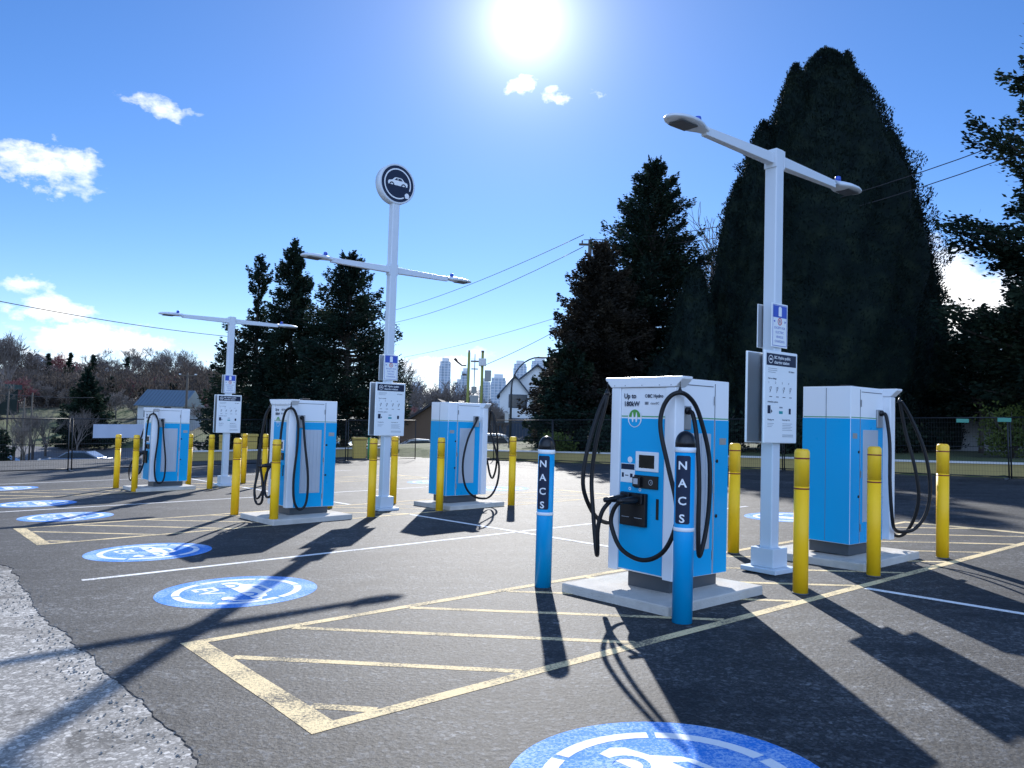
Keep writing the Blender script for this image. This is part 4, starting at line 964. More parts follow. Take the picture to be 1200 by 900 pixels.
def woodland():
    global rng; rng = np.random.default_rng(77)
    Ps, Ds = [], []
    rd = random.Random(9)
    for i in range(520):
        Y = rd.uniform(82, 260); px = rd.uniform(-160, 262) if i % 4 else rd.uniform(455, 610)
        if px > 300: Y = rd.uniform(110, 240)
        elif px < 75: Y = max(Y, 100)
        x = at(px, 480, Y).x; z = T(x, Y); r = rd.uniform(2, 4.2); h = rd.uniform(2.5, 5.5); n = 380
        P = rng.normal(size=(n, 3)); P /= np.linalg.norm(P, axis=1, keepdims=True); P *= rng.uniform(.5, 1, (n, 1))
        P = P*[r, r, h*.5]+[x, Y, z+h*.5]; Ps.append(P); Ds.append(rng.normal(size=(n, 3))*.5+[0, 0, 1])
    P = np.concatenate(Ps); V, Q = sprays(P, np.concatenate(Ds), rng.uniform(.5, 1.5, len(P))*.5, .24)
    o = np_mesh('brushwood', V, Q, foliage('brushwood', (.03, .028, .026), (.058, .050, .045), (.10, .085, .075), .3, .08)); o['kind'] = 'stuff'; return o
woodland()
def shrub(base, r, h, label, mat=M_SHRUB, n=2600, seed=0, tuft=.12, name='shrub', cat='shrub', group=None):
    global rng; rng = np.random.default_rng(seed+900)
    t = thing(name, label, cat, base, 0, group)
    st = MB(); rd = random.Random(seed)
    for i in range(9):
        a = rd.uniform(0, 6.28); st.tube([(0, 0, 0), (cos(a)*r*.35, sin(a)*r*.35, h*.5), (cos(a)*r*.7, sin(a)*r*.7, h*.85)], [.03, .02, .008], 5)
    st.build('stem', M_BARK, t)
    c = rng.uniform(-1, 1, (14, 3)); c /= np.maximum(1, np.linalg.norm(c, axis=1, keepdims=True)); k = rng.integers(0, 14, n)
    P = c[k]*[r*.7, r*.7, h*.32]+rng.normal(size=(n, 3))*[r*.22, r*.22, h*.14]+[0, 0, h*.52]; P[:, 2] = np.clip(P[:, 2], .05, h*1.05)
    V, Q = sprays(P, rng.normal(size=(n, 3))+[0, 0, .6], rng.uniform(.6, 1.4, n)*tuft, .6); np_mesh('crown', V, Q, mat, t)
shrub(ground_at(1187, 28), 1.1, 1.9, 'sunlit yellow green shrub behind the fence at the right edge', seed=1, n=3500)
shrub(ground_at(655, 34), .8, 1.2, 'green shrub low behind the blue bollard on the left', seed=2, n=1500)
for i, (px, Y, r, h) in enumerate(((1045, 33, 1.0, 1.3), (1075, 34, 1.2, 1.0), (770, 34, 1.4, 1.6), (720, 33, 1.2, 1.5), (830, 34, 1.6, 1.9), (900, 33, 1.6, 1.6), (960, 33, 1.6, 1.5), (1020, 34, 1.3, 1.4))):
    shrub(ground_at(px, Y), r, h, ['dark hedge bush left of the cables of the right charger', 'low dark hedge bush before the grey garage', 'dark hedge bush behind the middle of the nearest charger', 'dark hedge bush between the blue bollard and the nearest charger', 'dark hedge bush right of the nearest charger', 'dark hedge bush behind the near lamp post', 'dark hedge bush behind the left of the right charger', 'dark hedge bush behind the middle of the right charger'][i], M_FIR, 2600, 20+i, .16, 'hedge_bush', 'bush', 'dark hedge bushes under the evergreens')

# ------------------------------------------------------------------ buildings, poles, cars, wires
M_ROOFD = simple('dark_shingle', (0.05, 0.05, 0.055), .85, var=.2, scale=4)
M_STUC = simple('white_stucco', (0.62, 0.63, 0.62), .8, var=.06)
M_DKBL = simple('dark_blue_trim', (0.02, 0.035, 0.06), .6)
M_WIN = simple('window_glass', (0.03, 0.045, 0.06), .12)
M_MROOF = simple('blue_grey_metal_roof', (0.20, 0.26, 0.30), .35, .5)
M_GREYH = simple('grey_siding', (0.20, 0.21, 0.22), .8)
M_BRWN = simple('brown_timber', (0.16, 0.10, 0.06), .8)
def gable_house(name, label, base, rz, w, d, h, rh, wallm, roofm, wins, floors=None, over=.35):
    t = thing(name, label, 'house', base, rz, None)
    b = MB(); rbox(b, -w/2, w/2, 0, d, -1.0, h); b.build('wall', wallm, t)
    g = MB(); fr = frame((0, 0, h), (1, 0, 0), (0, 0, 1), (0, 1, 0)); g.prism([(-w/2, 0), (w/2, 0), (0, rh)], fr, .002, d-.002); g.build('gable', wallm, t)
    for s in (-1, 1):
        L = math.hypot(w/2+over, rh*(w/2+over)/(w/2)); an = math.atan2(rh, w/2)
        r = MB(); R_ = Matrix.Rotation(-s*-an if s < 0 else an*-1*-1, 3, 'Y')
        r.prism([(0, rh+.02), (s*(w/2+over), rh+.02-rh*(w/2+over)/(w/2)), (s*(w/2+over), rh+.22-rh*(w/2+over)/(w/2)), (0, rh+.22)], fr, -over, d+over)
        r.build('roof_slope', roofm, t)
    for (x0, x1, z0, z1) in wins:
        q = MB(); rbox(q, x0-.08, x1+.08, -.05, .02, z0-.08, z1+.08); f = q.build('window', M_DKBL, t)
        q = MB(); rbox(q, x0, (x0+x1)/2-.03, -.06, -.045, z0, z1); rbox(q, (x0+x1)/2+.03, x1, -.06, -.045, z0, z1); q.build('pane', M_WIN, f)
    return t
Yh = 86; sc = Yh/925
hb_ = Vector((at(602, 500, Yh).x, Yh, T(at(602, 500, Yh).x, Yh)))
gh = gable_house('gabled_house', 'white gabled house with dark trim, near half, behind the curved street lamp', hb_, 0, 3.2, 8, hgt(600, 462, Yh), 1.9, M_STUC, M_DKBL, [(-.55, 1.3, hgt(600, 477, Yh), hgt(600, 463, Yh))])
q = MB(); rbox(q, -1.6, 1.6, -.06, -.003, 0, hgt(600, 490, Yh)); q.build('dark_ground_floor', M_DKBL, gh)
hb2 = Vector((at(628, 500, Yh+1).x, Yh+1.2, hb_.z))
gh2 = gable_house('gabled_house', 'white gabled house with dark trim, taller half partly hidden by evergreens', hb2, 0, 6.4, 8, hgt(625, 456, Yh), 2.7, M_STUC, M_DKBL, [(.2, 1.6, 3.2, 4.4)])
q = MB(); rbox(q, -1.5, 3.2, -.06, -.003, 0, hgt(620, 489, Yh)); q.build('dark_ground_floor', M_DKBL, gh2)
Ym = 73; bm_ = Vector((at(186, 500, Ym).x, Ym, at(186, 470, Ym).z-1.9))
t = thing('metal_roofed_house', 'long white house with blue grey metal roof on the hillside', 'house', bm_, 0); t.scale = (.655, .655, .655)
q = MB(); rbox(q, -3.1, 3.2, 0, 7, -4, 2.2); q.build('wall', M_STUC, t)
q = MB(); fr = frame((0, 0, 0), (0, 1, 0), (0, 0, 1), (1, 0, 0)); q.prism([(-.5, 2.2), (3.5, 4.6), (7.5, 2.2)], fr, -3.5, 3.5); q.build('metal_roof', M_MROOF, t)
q = MB()
for i in range(14): q.box((-3.2+i*.49, 1.5, 3.44), (.05, 4.6, .05), R=Matrix.Rotation(math.atan2(2.4, 4), 3, 'X'))
q.build('roof_ribs', M_MROOF, t)
q = MB()
for x in (-2.2, -.4, 1.4): rbox(q, x, x+1.1, -.04, .0, .6, 1.6)
q.build('window', M_WIN, t)
for px, py, Y, w, h, lab in ((120, 428, 160, 5, 2.2, 'small pale house high among the hillside trees, with a chimney'), (44, 418, 170, 4, 2, 'tiny white house peeking over the hillside trees at the left')):
    b = at(px, py, Y); t2 = gable_house('hillside_house', lab, b-Vector((0, 0, 2)), .3, w*.6, 3, 1.6, .8, M_STUC, M_ROOFD, [(-.6, .1, .5, 1.2)])
# green shed and goal-like frame at far left
b = ground_at(-62, 80); box_thing('dark_green_building', 'low dark green flat roofed building at the left edge on the hill', 'building',
    [('wall', simple('dark_green_wall', (.02, .04, .035), .8), [(-3, 3.2, 0, 6, 0, 2.8)], 0), ('roof', simple('green_fascia', (.05, .09, .08), .7), [(-3.2, 3.5, -.3, 6.2, 2.8, 3.3)], 0)], Vector((b.x, b.y, at(6, 487, 80).z)))
# grey garage behind right fence, darker house above it
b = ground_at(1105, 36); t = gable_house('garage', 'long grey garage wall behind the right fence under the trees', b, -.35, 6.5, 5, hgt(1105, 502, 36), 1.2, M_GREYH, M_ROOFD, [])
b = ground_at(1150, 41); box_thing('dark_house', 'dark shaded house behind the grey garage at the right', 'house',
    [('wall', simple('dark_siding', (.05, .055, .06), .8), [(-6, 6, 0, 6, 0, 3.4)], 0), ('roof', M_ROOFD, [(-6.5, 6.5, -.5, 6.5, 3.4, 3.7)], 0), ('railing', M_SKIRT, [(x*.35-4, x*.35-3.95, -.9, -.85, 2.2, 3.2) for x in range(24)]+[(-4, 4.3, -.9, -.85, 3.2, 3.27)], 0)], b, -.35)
# brown A-frame porch roof left of the fourth charger
b = ground_at(512, 62); gable_house('timber_house', 'small brown timber gable seen just left of the fourth charger', b, 0, 5.5, 6, hgt(505, 499, 62), 1.9, M_BRWN, M_ROOFD, [])
# towers
def tower(px0, px1, py, Y, label, haze_tone=(.30, .38, .46)):
    x0, x1 = at(px0, 480, Y).x, at(px1, 480, Y).x; h = at(px0, py, Y).z+10
    m_, nt, b = nt_mat('hazy_tower_glass'); g = N(nt, 'ShaderNodeTexCoord')
    br = N(nt, 'ShaderNodeTexBrick', Scale=1.0); br.offset = 0; br.inputs['Color1'].default_value = (*[c*.8 for c in haze_tone], 1); br.inputs['Color2'].default_value = (*haze_tone, 1); br.inputs['Mortar'].default_value = (.5, .53, .56, 1)  # pale blue of distance haze painted into the glass colour
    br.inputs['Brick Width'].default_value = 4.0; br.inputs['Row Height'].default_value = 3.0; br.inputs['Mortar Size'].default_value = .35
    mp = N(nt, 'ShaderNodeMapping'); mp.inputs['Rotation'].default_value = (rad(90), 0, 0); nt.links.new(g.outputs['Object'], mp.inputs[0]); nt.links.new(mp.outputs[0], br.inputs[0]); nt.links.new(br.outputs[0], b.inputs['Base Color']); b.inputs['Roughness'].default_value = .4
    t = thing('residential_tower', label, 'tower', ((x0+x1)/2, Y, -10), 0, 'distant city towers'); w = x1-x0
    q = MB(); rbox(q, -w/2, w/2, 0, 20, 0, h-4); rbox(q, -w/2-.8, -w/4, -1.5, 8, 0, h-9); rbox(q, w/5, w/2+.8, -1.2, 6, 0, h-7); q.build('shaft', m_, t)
    q = MB(); rbox(q, -w*.32, w*.32, 3, 16, h-4, h); q.build('roof_plant', M_STUC, t)
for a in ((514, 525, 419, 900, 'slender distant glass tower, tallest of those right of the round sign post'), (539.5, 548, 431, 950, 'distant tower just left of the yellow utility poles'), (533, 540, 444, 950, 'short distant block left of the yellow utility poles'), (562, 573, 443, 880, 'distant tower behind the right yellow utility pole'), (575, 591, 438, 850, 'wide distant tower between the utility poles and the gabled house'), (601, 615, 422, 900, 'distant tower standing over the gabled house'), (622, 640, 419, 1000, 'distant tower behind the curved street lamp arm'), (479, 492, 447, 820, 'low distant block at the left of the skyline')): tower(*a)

def tube_thing(name, label, cat, pts, r, mat, n=8, group=None):
    P0 = Vector(pts[0]); o = MB().tube([Vector(p)-P0 for p in pts], r, n).build(name, mat, None, 0, 2, P0); return tag(o, label, cat, group)
M_YPOLE = simple('weathered_yellow_green_pole', (.26, .27, .06), .7)
M_UTIL = simple('weathered_wood_pole', (.09, .075, .06), .85)
M_UBOX = simple('utility_grey', (.28, .29, .28), .6)
def util_pole(px, ytop, Y, label, mat, r=.11, extras=(), cat='utility pole'):
    b = ground_at(px, Y); h = hgt(px, ytop, Y); t = thing('utility_pole', label, cat, b)
    MB().tube([(0, 0, 0), (0, 0, h)], [r*1.1, r*.85], 10).build('pole', mat, t)
    for nm, m_, bx in extras(h) if extras else []:
        q = MB(); rbox(q, *bx); q.build(nm, m_, t, .01)
    return t
util_pole(547, 413, 44, 'left one of two yellow green utility poles above the fourth charger', M_YPOLE, .085, lambda h: [('bracket', M_UTIL, (-.35, -.1, -.05, .05, h-1.3, h-1.2)), ('insulator', M_UTIL, (-.05, .05, -.05, .05, h, h+.12)), ('cabinet', M_UBOX, (.12, .58, .0, .25, h-4.2, h-2.4))])
util_pole(563, 413, 44, 'right one of two yellow green utility poles, carrying a grey box', M_YPOLE, .085, lambda h: [('transformer_box', M_UBOX, (.15, .5, -.2, .2, h-1.6, h-1.0)), ('white_drum', M_STUC, (-.2, .2, -.22, .22, h-.75, h-.35)), ('crossarm', M_UTIL, (-.65, .0, -.05, .05, h-.55, h-.47)), ('cap_box', M_UTIL, (-.08, .08, -.08, .08, h, h+.1))])
util_pole(554, 415, 46, 'thin grey pipe mast between the two yellow green poles', M_UBOX, .03, lambda h: [('meter', M_UBOX, (-.15, .15, -.1, .1, h-2.3, h-1.9)), ('bracket', M_UTIL, (-.2, .2, -.03, .03, h-.9, h-.84))], 'mast')
q0 = at(533, 420, 44); tube_thing('bracket_lamp', 'short dark curved arm reaching left of the yellow green poles', 'lamp arm', [q0, at(536, 424, 44), at(541, 428, 44), at(546.5, 428.5, 44)], [.09, .05, .04, .035], M_BPLAST)
util_pole(686, 281, 46, 'dark utility pole with a crossarm rising behind the bronzed conifer', M_UTIL, .13, lambda h: [('crossarm', M_UTIL, (-.65, 1.2, -.06, .06, h-.35, h-.23)), ('insulator', M_UTIL, (-.5, -.42, -.04, .04, h-.23, h-.05)), ('insulator', M_UTIL, (.9, .98, -.04, .04, h-.23, h-.05))])
util_pole(217, 437, 70, 'utility pole with double crossarm right of the metal roofed house', M_UTIL, .1, lambda h: [('crossarm', M_UTIL, (-.7, .7, -.05, .05, h-.3, h-.2)), ('lamp', M_STUC, (-.75, -.6, -.1, .1, h-.2, h-.1)), ('lamp', M_STUC, (.65, .8, -.1, .1, h-.2, h-.1))])
for px, py, Y, l in ((8, 458, 60, 'thin grey post at the left edge above the fence'), (36, 460, 60, 'thin grey post on the left carrying the long top wire'), (27, 466, 58, 'dark slender post between the two thin grey posts')):
    util_pole(px, py, Y, l, M_UTIL, .06)
# small roadside posts
M_GPOST = simple('green_post', (.03, .22, .07), .5)
for px, py, Y, l in ((433, 513, 35.6, 'green marker post left of the round sign post foot'), (554.5-1, 513, 35.6, 'green marker post just left of the fourth charger')):
    b = Vector((at(px, 500, Y).x, Y, 0)); b.z = plane(b.x, b.y); t = thing('marker_post', l, 'post', b, 0, 'green marker posts')
    h = at(px, py, Y).z-b.z; MB().tube([(0, 0, 0), (0, 0, h)], .045, 10).build('post', M_GPOST, t); q = MB(); rbox(q, -.28, .1, -.06, .06, .0, .05); q.build('foot', M_SKIRT, t, .01)
M_TAN = simple('tan_yellow_plastic', (.45, .30, .06), .6)
def bin_(px, Y, w, h, l):
    b = Vector((at(px, 500, Y).x, Y, 0)); b.z = T(b.x, b.y)+.03
    t = thing('yellow_bin', l, 'bin', b, AL*.5, 'tan yellow bins at the lot edge')
    q = MB(); fr = frame((0, 0, 0), (1, 0, 0), (0, 0, 1), (0, 1, 0)); q.prism([(-w*.44, 0), (w*.44, 0), (w*.5, h*.9), (-w*.5, h*.9)], fr, -w*.45, w*.45); q.build('bin_body', M_TAN, t, .02)
    q = MB(); rbox(q, -w*.54, w*.54, -w*.5, w*.5, h*.9, h); q.build('lid', M_TAN, t, .02)
bin_(422, 37.5, .62, 1.0, 'tan yellow bin left of the green marker post')
bin_(293, 38.5, .75, 1.15, 'tan yellow bin behind the far lamp post foot')
bin_(262, 38.5, .35, 1.1, 'narrow tan yellow bin left of the far lamp post')
# curved street lamp
Ys = 48; b = ground_at(598, Ys); t = thing('street_lamp', 'dark curved street lamp in front of the gabled house', 'street lamp', b)
h0 = hgt(598, 455, Ys); pts = [(0, 0, 0), (0, 0, h0)]
for k in range(1, 9):
    a = k/8*rad(88); pts.append((1.75*(1-cos(a)), 0, h0+1.95*sin(a)))
MB().tube(pts, [.09, .06]+[.045]*8, 10).build('pole', M_SKIRT, t); q = MB(); rbox(q, 1.6, 2.15, -.1, .1, h0+1.88, h0+1.97); q.build('lamp_head', M_SKIRT, t, .02)
q = MB(); rbox(q, -.35, -.12, -.07, -.06, hgt(598, 495, Ys), hgt(598, 488, Ys)+.2); q.build('sign_plate', M_STUC, t)

def car(label, paint_, base, rz, kind='suv', name='parked_car', cat='car'):
    t = thing(name, label, cat, base, rz, 'cars beyond the lot'); L = 4.6; w = 1.8
    fr = frame((0, 0, 0), (1, 0, 0), (0, 0, 1), (0, 1, 0))
    if kind == 'suv': body = [(-2.25, .35), (-2.3, .75), (-2.2, 1.0), (-1.9, 1.05), (2.2, 1.08), (2.28, .8), (2.25, .35)]; cab = [(-1.35, 1.05), (-.75, 1.6), (-.4, 1.68), (1.7, 1.68), (2.1, 1.1)]; z1 = 1.6
    else: body = [(-2.25, .3), (-2.3, .6), (-2.1, .82), (-1.2, .92), (2.1, .98), (2.28, .75), (2.25, .3)]; cab = [(-1.15, .92), (-.45, 1.35), (.0, 1.44), (.9, 1.42), (1.75, .98)]; z1 = 1.36
    b = MB(); b.prism(body, fr, -w/2, w/2); b.build('body', paint_, t, .06, 3)
    c = MB(); c.prism(cab, fr, -w/2+.12, w/2-.12); c.build('cabin', paint_, t, .05, 3)
    g = MB(); k = [(cab[0][0]+.2, cab[0][1]+.04), (cab[1][0]+.08, cab[1][1]-.06), (cab[-2][0]-.1, cab[-2][1]-.1), (cab[-1][0]-.22, cab[-1][1]+.04)]
    g.prism(k, fr, -w/2+.105, w/2-.105); g.build('side_window', M_WIN, t)
    ws = MB(); a0, a1 = cab[0], cab[1]; ws.add([(a0[0]-.02, -.7, a0[1]+.04), (a0[0]-.02, .7, a0[1]+.04), (a1[0]-.03, .62, a1[1]-.02), (a1[0]-.03, -.62, a1[1]-.02)], [(0, 1, 2, 3)]); ws.build('windscreen', M_WIN, t)
    for x in (-1.4, 1.4):
        for y in (-1, 1):
            Rm = Matrix.Rotation(rad(90), 3, 'X'); wo = MB().lathe([(.3, -.1), (.34, -.09), (.34, .09), (.3, .1)], (x, y*(w/2-.08), .34), 20, Rm).build('wheel', M_BLACK, t)
            MB().lathe([(.2, -.012), (.2, .012)], (x, y*(w/2+.02), .34), 16, Rm).build('rim', M_STEEL, wo)
    for y in (-1, 1):
        q = MB(); rbox(q, -2.3, -2.2, *sorted((y*.55, y*.85)), .68, .82); q.build('headlight', M_STUC, t, .02)
M_CARW = simple('white_car_paint', (.65, .67, .68), .25, coat=.6); M_CARN = simple('navy_car_paint', (.07, .10, .15), .2, coat=.8); M_CARK = simple('dark_car_paint', (.03, .035, .05), .2, coat=.8); M_CARS = simple('silver_car_paint', (.40, .43, .46), .25, .4, coat=.6); M_CARB = simple('blue_grey_car_paint', (.20, .28, .34), .25, .3, coat=.6)
def car_at(px, ytop, Y, ch, *a, **k):
    p = at(px, ytop, Y); return Vector((p.x, Y, p.z-ch))
car('white sports utility vehicle behind the low wall beside the gabled house', M_CARW, car_at(578, 508, 52, 1.68), pi*.97)
car('dark low car parked under the broad conifer on the left', M_CARN, car_at(91, 528, 57, 1.44), .08, 'sedan')
car('silver car partly hidden by the lamp sign post, on the street', M_CARS, car_at(487, 514, 56, 1.44), .2, 'sedan')
car('pale blue car behind the tan bin near the middle', M_CARB, car_at(408, 518, 58, 1.44), pi*.9, 'sedan')
car('dark car just entering at the left edge', M_CARK, car_at(-8, 533, 60, 1.44), .1, 'sedan')
# dark picket boards behind right group, low wall on the street side
b = ground_at(668, 50); box_thing('railing_fence', 'dark metal railing along the street beside the white vehicle', 'fence',
    [('rails', M_SKIRT, [(-5, 5, -.03, .03, 1.2, 1.27), (-5, 5, -.03, .03, .2, .26)], 0), ('bars', M_SKIRT, [(-5+i*.2, -4.96+i*.2, -.02, .02, .2, 1.2) for i in range(50)], 0)], b)
# street: pale road strips beyond the lot
M_ROAD = simple('street_asphalt', (0.11, 0.11, 0.115), .7, var=.12, scale=.8)
def strip(name, pts, mat, lift=.03):
    V = []; F_ = []
    for (x0, y0, x1, y1) in pts:
        n = 10
        for i in range(n+1):
            x = x0+(x1-x0)*i/n; y = y0+(y1-y0)*i/n; V.append((x, y, T(x, y)+lift))
    k = 11
    for j in range(len(pts)-1):
        for i in range(k-1): F_.append((j*k+i, j*k+i+1, (j+1)*k+i+1, (j+1)*k+i))
    return struct(MB().add(V, F_, True).build(name, mat))
strip('street', [(x, 60+.0*x+(4 if x > 30 else 0), x, 69+(4 if x > 30 else 0)) for x in range(-90, 120, 3)], M_ROAD, .06)

def wire(label, a, b, sag=.4, r=.016):
    a, b = Vector(a), Vector(b); pts = [a.lerp(b, k/16)-Vector((0, 0, sag*4*(k/16)*(1-k/16))) for k in range(17)]
    return tube_thing('overhead_wire', label, 'wire', pts, r, M_CABLEW, 5, 'overhead wires')
wire('long single wire crossing the left sky towards the far lamp post', at(-60, 341, 38), at(300, 397, 60), .3, .022)
wire('upper wire between the round sign post and the utility pole', at(684, 275, 46), at(430, 371, 90), .6, .02)
wire('lower wire between the round sign post and the utility pole', at(684, 289, 46), at(430, 383, 90), .9, .02)
wire('upper of two wires at the top right', at(1300, 118, 26), at(684, 281, 46), 1.2, .02)
wire('lower of two wires at the top right', at(1300, 138, 26), at(700, 289, 46), 1.2, .02)
wire('faint low wire above the city towers', at(700, 357, 60), at(470, 419, 110), .4, .02)
wire('wire rising from the yellow utility poles to the right', at(720, 345, 52), at(563, 430, 44), .3, .016)
wire('thin wire along the top of the hillside fence posts', at(-40, 456, 60), at(110, 466, 60), .2, .02)
# litter of the place: a few stones on the gravelly pavement
rs = random.Random(3)

# ------------------------------------------------------------------ light and sky
sun_el, sun_az = rad(27.4), rad(0.3)
SD = Vector((sin(sun_az)*cos(sun_el), cos(sun_az)*cos(sun_el), sin(sun_el)))
sl = bpy.data.lights.new('sun', 'SUN'); sl.energy = 4.9; sl.angle = rad(.55); sl.color = (1, .97, .93)
so = bpy.data.objects.new('sun', sl); COL.objects.link(so); so.rotation_euler = SD.to_track_quat('Z', 'Y').to_euler(); so.location = (0, 0, 40)
w = bpy.data.worlds.new('World'); SC.world = w; w.use_nodes = True; nt = w.node_tree; bg = nt.nodes['Background']; out = nt.nodes['World Output']
sky = N(nt, 'ShaderNodeTexSky', sky_type='NISHITA'); sky.sun_disc = False; sky.sun_elevation = sun_el; sky.sun_rotation = sun_az; sky.air_density = 0.8; sky.dust_density = 0.0; sky.ozone_density = 3.0
BACK_FILL = (7.0, 9.5, 14.5)
tc = N(nt, 'ShaderNodeTexCoord'); D = tc.outputs['Generated']
def vm(op, a, b=None):
    n_ = N(nt, 'ShaderNodeVectorMath', operation=op)
    for i, q in enumerate((a, b)):
        if q is None: continue
        if isinstance(q, (tuple, Vector)): n_.inputs[i].default_value = tuple(q)
        else: nt.links.new(q, n_.inputs[i])
    return n_
def mt(op, a, b=None, c=None, clamp=False):
    n_ = N(nt, 'ShaderNodeMath', operation=op); n_.use_clamp = clamp
    for i, q in enumerate((a, b, c)):
        if q is None: continue
        if isinstance(q, (int, float)): n_.inputs[i].default_value = q
        else: nt.links.new(q, n_.inputs[i])
    return n_.outputs[0]
# blobs where clouds stand: direction, tangent scaled radii
CL = [(60, 196, 60, 30, 1.0), (15, 190, 40, 26, .8), (165, 108, 38, 16, .9), (195, 126, 42, 14, .8), (232, 138, 25, 10, .4), (122, 104, 16, 7, .4), (86, 274, 34, 12, .75), (40, 262, 16, 6, .4),
      (45, 350, 62, 22, .95), (8, 336, 40, 14, .6), (125, 402, 70, 16, 1.1), (40, 385, 60, 10, .6), (150, 385, 40, 16, .6), (215, 410, 30, 8, .5), (60, 420, 90, 12, .85), (200, 428, 60, 9, .6),
      (606, 101, 19, 11, .85), (650, 116, 23, 12, .85), (628, 92, 10, 8, .5), (690, 114, 18, 6, .5), (556, 134, 14, 12, .5), (596, 118, 8, 6, .5),
      (1003, 68, 26, 12, .75), (1105, 320, 40, 34, 1.2), (1150, 350, 50, 45, 1.1), (1110, 370, 50, 40, 1.0), (1185, 330, 50, 30, .8), (1080, 300, 20, 12, .5),
      (500, 430, 45, 14, 1.0), (565, 412, 45, 10, .6), (600, 402, 25, 6, .4), (480, 455, 60, 14, 1.0), (600, 445, 40, 14, .8), (560, 460, 80, 14, 1.0)]
nz = N(nt, 'ShaderNodeTexNoise', Scale=11.0, Detail=9.0, Roughness=.62); mp = N(nt, 'ShaderNodeMapping'); mp.inputs['Scale'].default_value = (1, 1, 2.0); nt.links.new(D, mp.inputs[0]); nt.links.new(mp.outputs[0], nz.inputs['Vector'])
wz = N(nt, 'ShaderNodeTexNoise', Scale=26.0, Detail=5.0, Roughness=.6); nt.links.new(D, wz.inputs['Vector'])
wo = vm('SUBTRACT', wz.outputs['Color'], (.5, .5, .5)); wsx = vm('SCALE', wo.outputs[0]); wsx.inputs['Scale'].default_value = .05
DW = vm('ADD', D, wsx.outputs[0]).outputs[0]
acc = None
for px, py, rx, ry, k in CL:
    c = (at(px, py, 100)-Vector((0, 0, H))).normalized(); a = Vector((c.y, -c.x, 0)).normalized(); b_ = a.cross(c)*-1
    a1 = vm('DOT_PRODUCT', DW, a*(F/rx)).outputs['Value']; b1 = vm('DOT_PRODUCT', vm('SUBTRACT', DW, c).outputs[0], b_*(F/ry)).outputs['Value']
    r2 = mt('ADD', mt('MULTIPLY', a1, a1), mt('MULTIPLY', b1, b1)); v_ = mt('MULTIPLY', mt('SUBTRACT', 1.0, mt('MULTIPLY', r2, .45), None, True), k)
    fwd = mt('GREATER_THAN', vm('DOT_PRODUCT', D, c).outputs['Value'], 0.0); v_ = mt('MULTIPLY', v_, fwd)
    acc = v_ if acc is None else mt('MAXIMUM', acc, v_)
den = mt('MULTIPLY', mt('ADD', mt('MULTIPLY', acc, .62), mt('SUBTRACT', mt('MULTIPLY', nz.outputs['Fac'], 1.5), 1.15)), 4.0, None, True)
den = mt('MULTIPLY', den, mt('GREATER_THAN', acc, .01))
# shading inside the clouds: thicker parts are greyer
shn = N(nt, 'ShaderNodeTexNoise', Scale=16.0, Detail=4.0); nt.links.new(D, shn.inputs['Vector'])
cc = ramp(nt, [(.38, (.78, .84, .95)), (.56, (1.0, 1.0, 1.0))]); nt.links.new(shn.outputs['Fac'], cc.inputs[0])
cs = N(nt, 'ShaderNodeMix', data_type='RGBA', blend_type='MULTIPLY'); cs.inputs[0].default_value = 1; nt.links.new(cc.outputs[0], cs.inputs[6]); CLOUD = 9.5; cs.inputs[7].default_value = (CLOUD, CLOUD, CLOUD, 1)
hs = N(nt, 'ShaderNodeHueSaturation'); hs.inputs['Saturation'].default_value = 1.25; hs.inputs['Value'].default_value = 1.0; tn = N(nt, 'ShaderNodeMix', data_type='RGBA', blend_type='MULTIPLY'); tn.inputs[0].default_value = 1; tn.inputs[7].default_value = (1.06, .95, 1.0, 1); nt.links.new(sky.outputs[0], tn.inputs[6]); nt.links.new(tn.outputs[2], hs.inputs['Color'])
mx = N(nt, 'ShaderNodeMix', data_type='RGBA'); nt.links.new(den, mx.inputs[0]); nt.links.new(hs.outputs[0], mx.inputs[6]); nt.links.new(cs.outputs[2], mx.inputs[7])
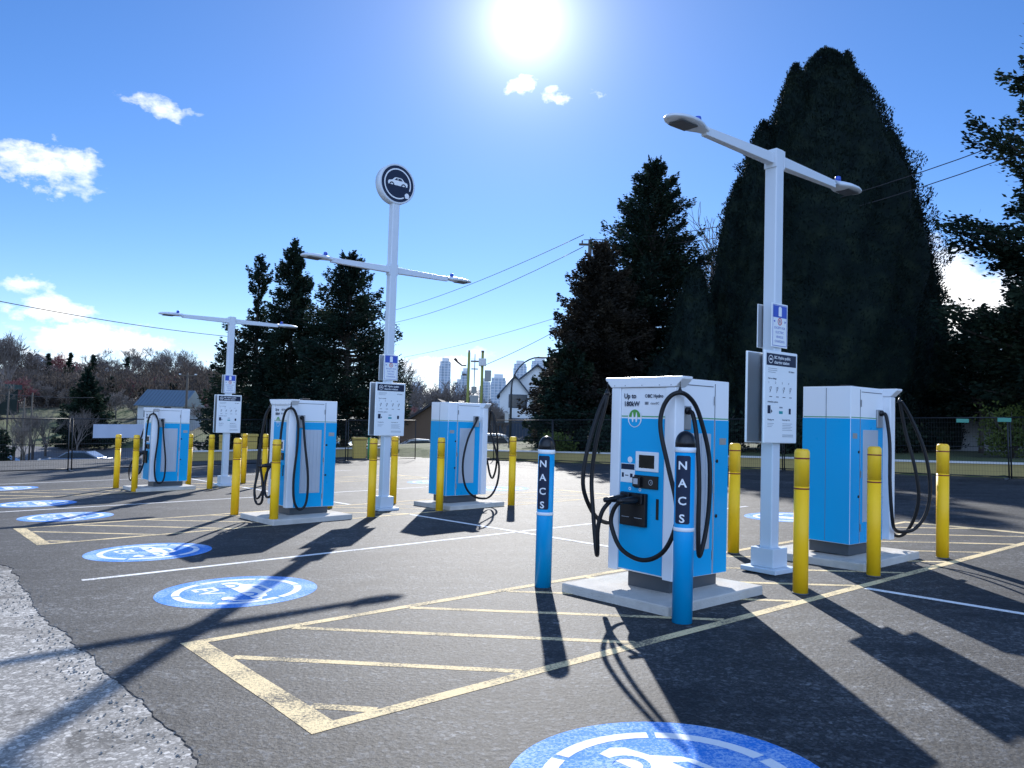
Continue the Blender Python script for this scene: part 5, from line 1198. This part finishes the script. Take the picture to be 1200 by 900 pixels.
# the sun itself with its aureole
dp = vm('DOT_PRODUCT', D, SD).outputs['Value']; ang = mt('ARCCOSINE', mt('MINIMUM', dp, 1.0))
core = mt('MULTIPLY', mt('SUBTRACT', 1.0, mt('DIVIDE', mt('SUBTRACT', ang, rad(.5)), rad(1.2)), None, True), 15.0)
glow = mt('MULTIPLY', mt('POWER', 2.718, mt('MULTIPLY', ang, -1/rad(2.0))), 12.0); glow2 = mt('MULTIPLY', mt('POWER', 2.718, mt('MULTIPLY', ang, -1/rad(10))), 2.3)
gs = mt('ADD', mt('ADD', core, glow), glow2); gv = N(nt, 'ShaderNodeCombineColor')
for i, k in enumerate((1.0, 1.0, 1.0)): nt.links.new(mt('MULTIPLY', gs, k), gv.inputs[i])
ad = N(nt, 'ShaderNodeMix', data_type='RGBA', blend_type='ADD'); ad.inputs[0].default_value = 1; nt.links.new(mx.outputs[2], ad.inputs[6]); nt.links.new(gv.outputs[0], ad.inputs[7])
# added fill light: unseen bright cloud layer in the sky behind the camera
sep = N(nt, 'ShaderNodeSeparateXYZ'); nt.links.new(D, sep.inputs[0])
bk = mt('MULTIPLY', mt('SUBTRACT', mt('MULTIPLY', sep.outputs['Y'], -1.0), .12), 2.2, None, True)
bk = mt('MULTIPLY', bk, mt('MULTIPLY', mt('ADD', sep.outputs['Z'], .02), 8.0, None, True))
bn_ = N(nt, 'ShaderNodeTexNoise', Scale=2.6, Detail=8.0, Roughness=.6); nt.links.new(D, bn_.inputs['Vector'])
bk = mt('MULTIPLY', bk, mt('MULTIPLY', mt('SUBTRACT', bn_.outputs['Fac'], .28), 3.2, None, True))
bw = N(nt, 'ShaderNodeCombineColor')
for i, k in enumerate(BACK_FILL): nt.links.new(mt('MULTIPLY', bk, k), bw.inputs[i])
ad2 = N(nt, 'ShaderNodeMix', data_type='RGBA', blend_type='ADD'); ad2.inputs[0].default_value = 1; nt.links.new(ad.outputs[2], ad2.inputs[6]); nt.links.new(bw.outputs[0], ad2.inputs[7])
nt.links.new(ad2.outputs[2], bg.inputs['Color']); bg.inputs['Strength'].default_value = .115
vs = SC.view_settings; vs.view_transform = 'Standard'; vs.look = 'None'; vs.gamma = 1; vs.use_curve_mapping = False; vs.exposure = 0.45
SC.render.engine = 'CYCLES'
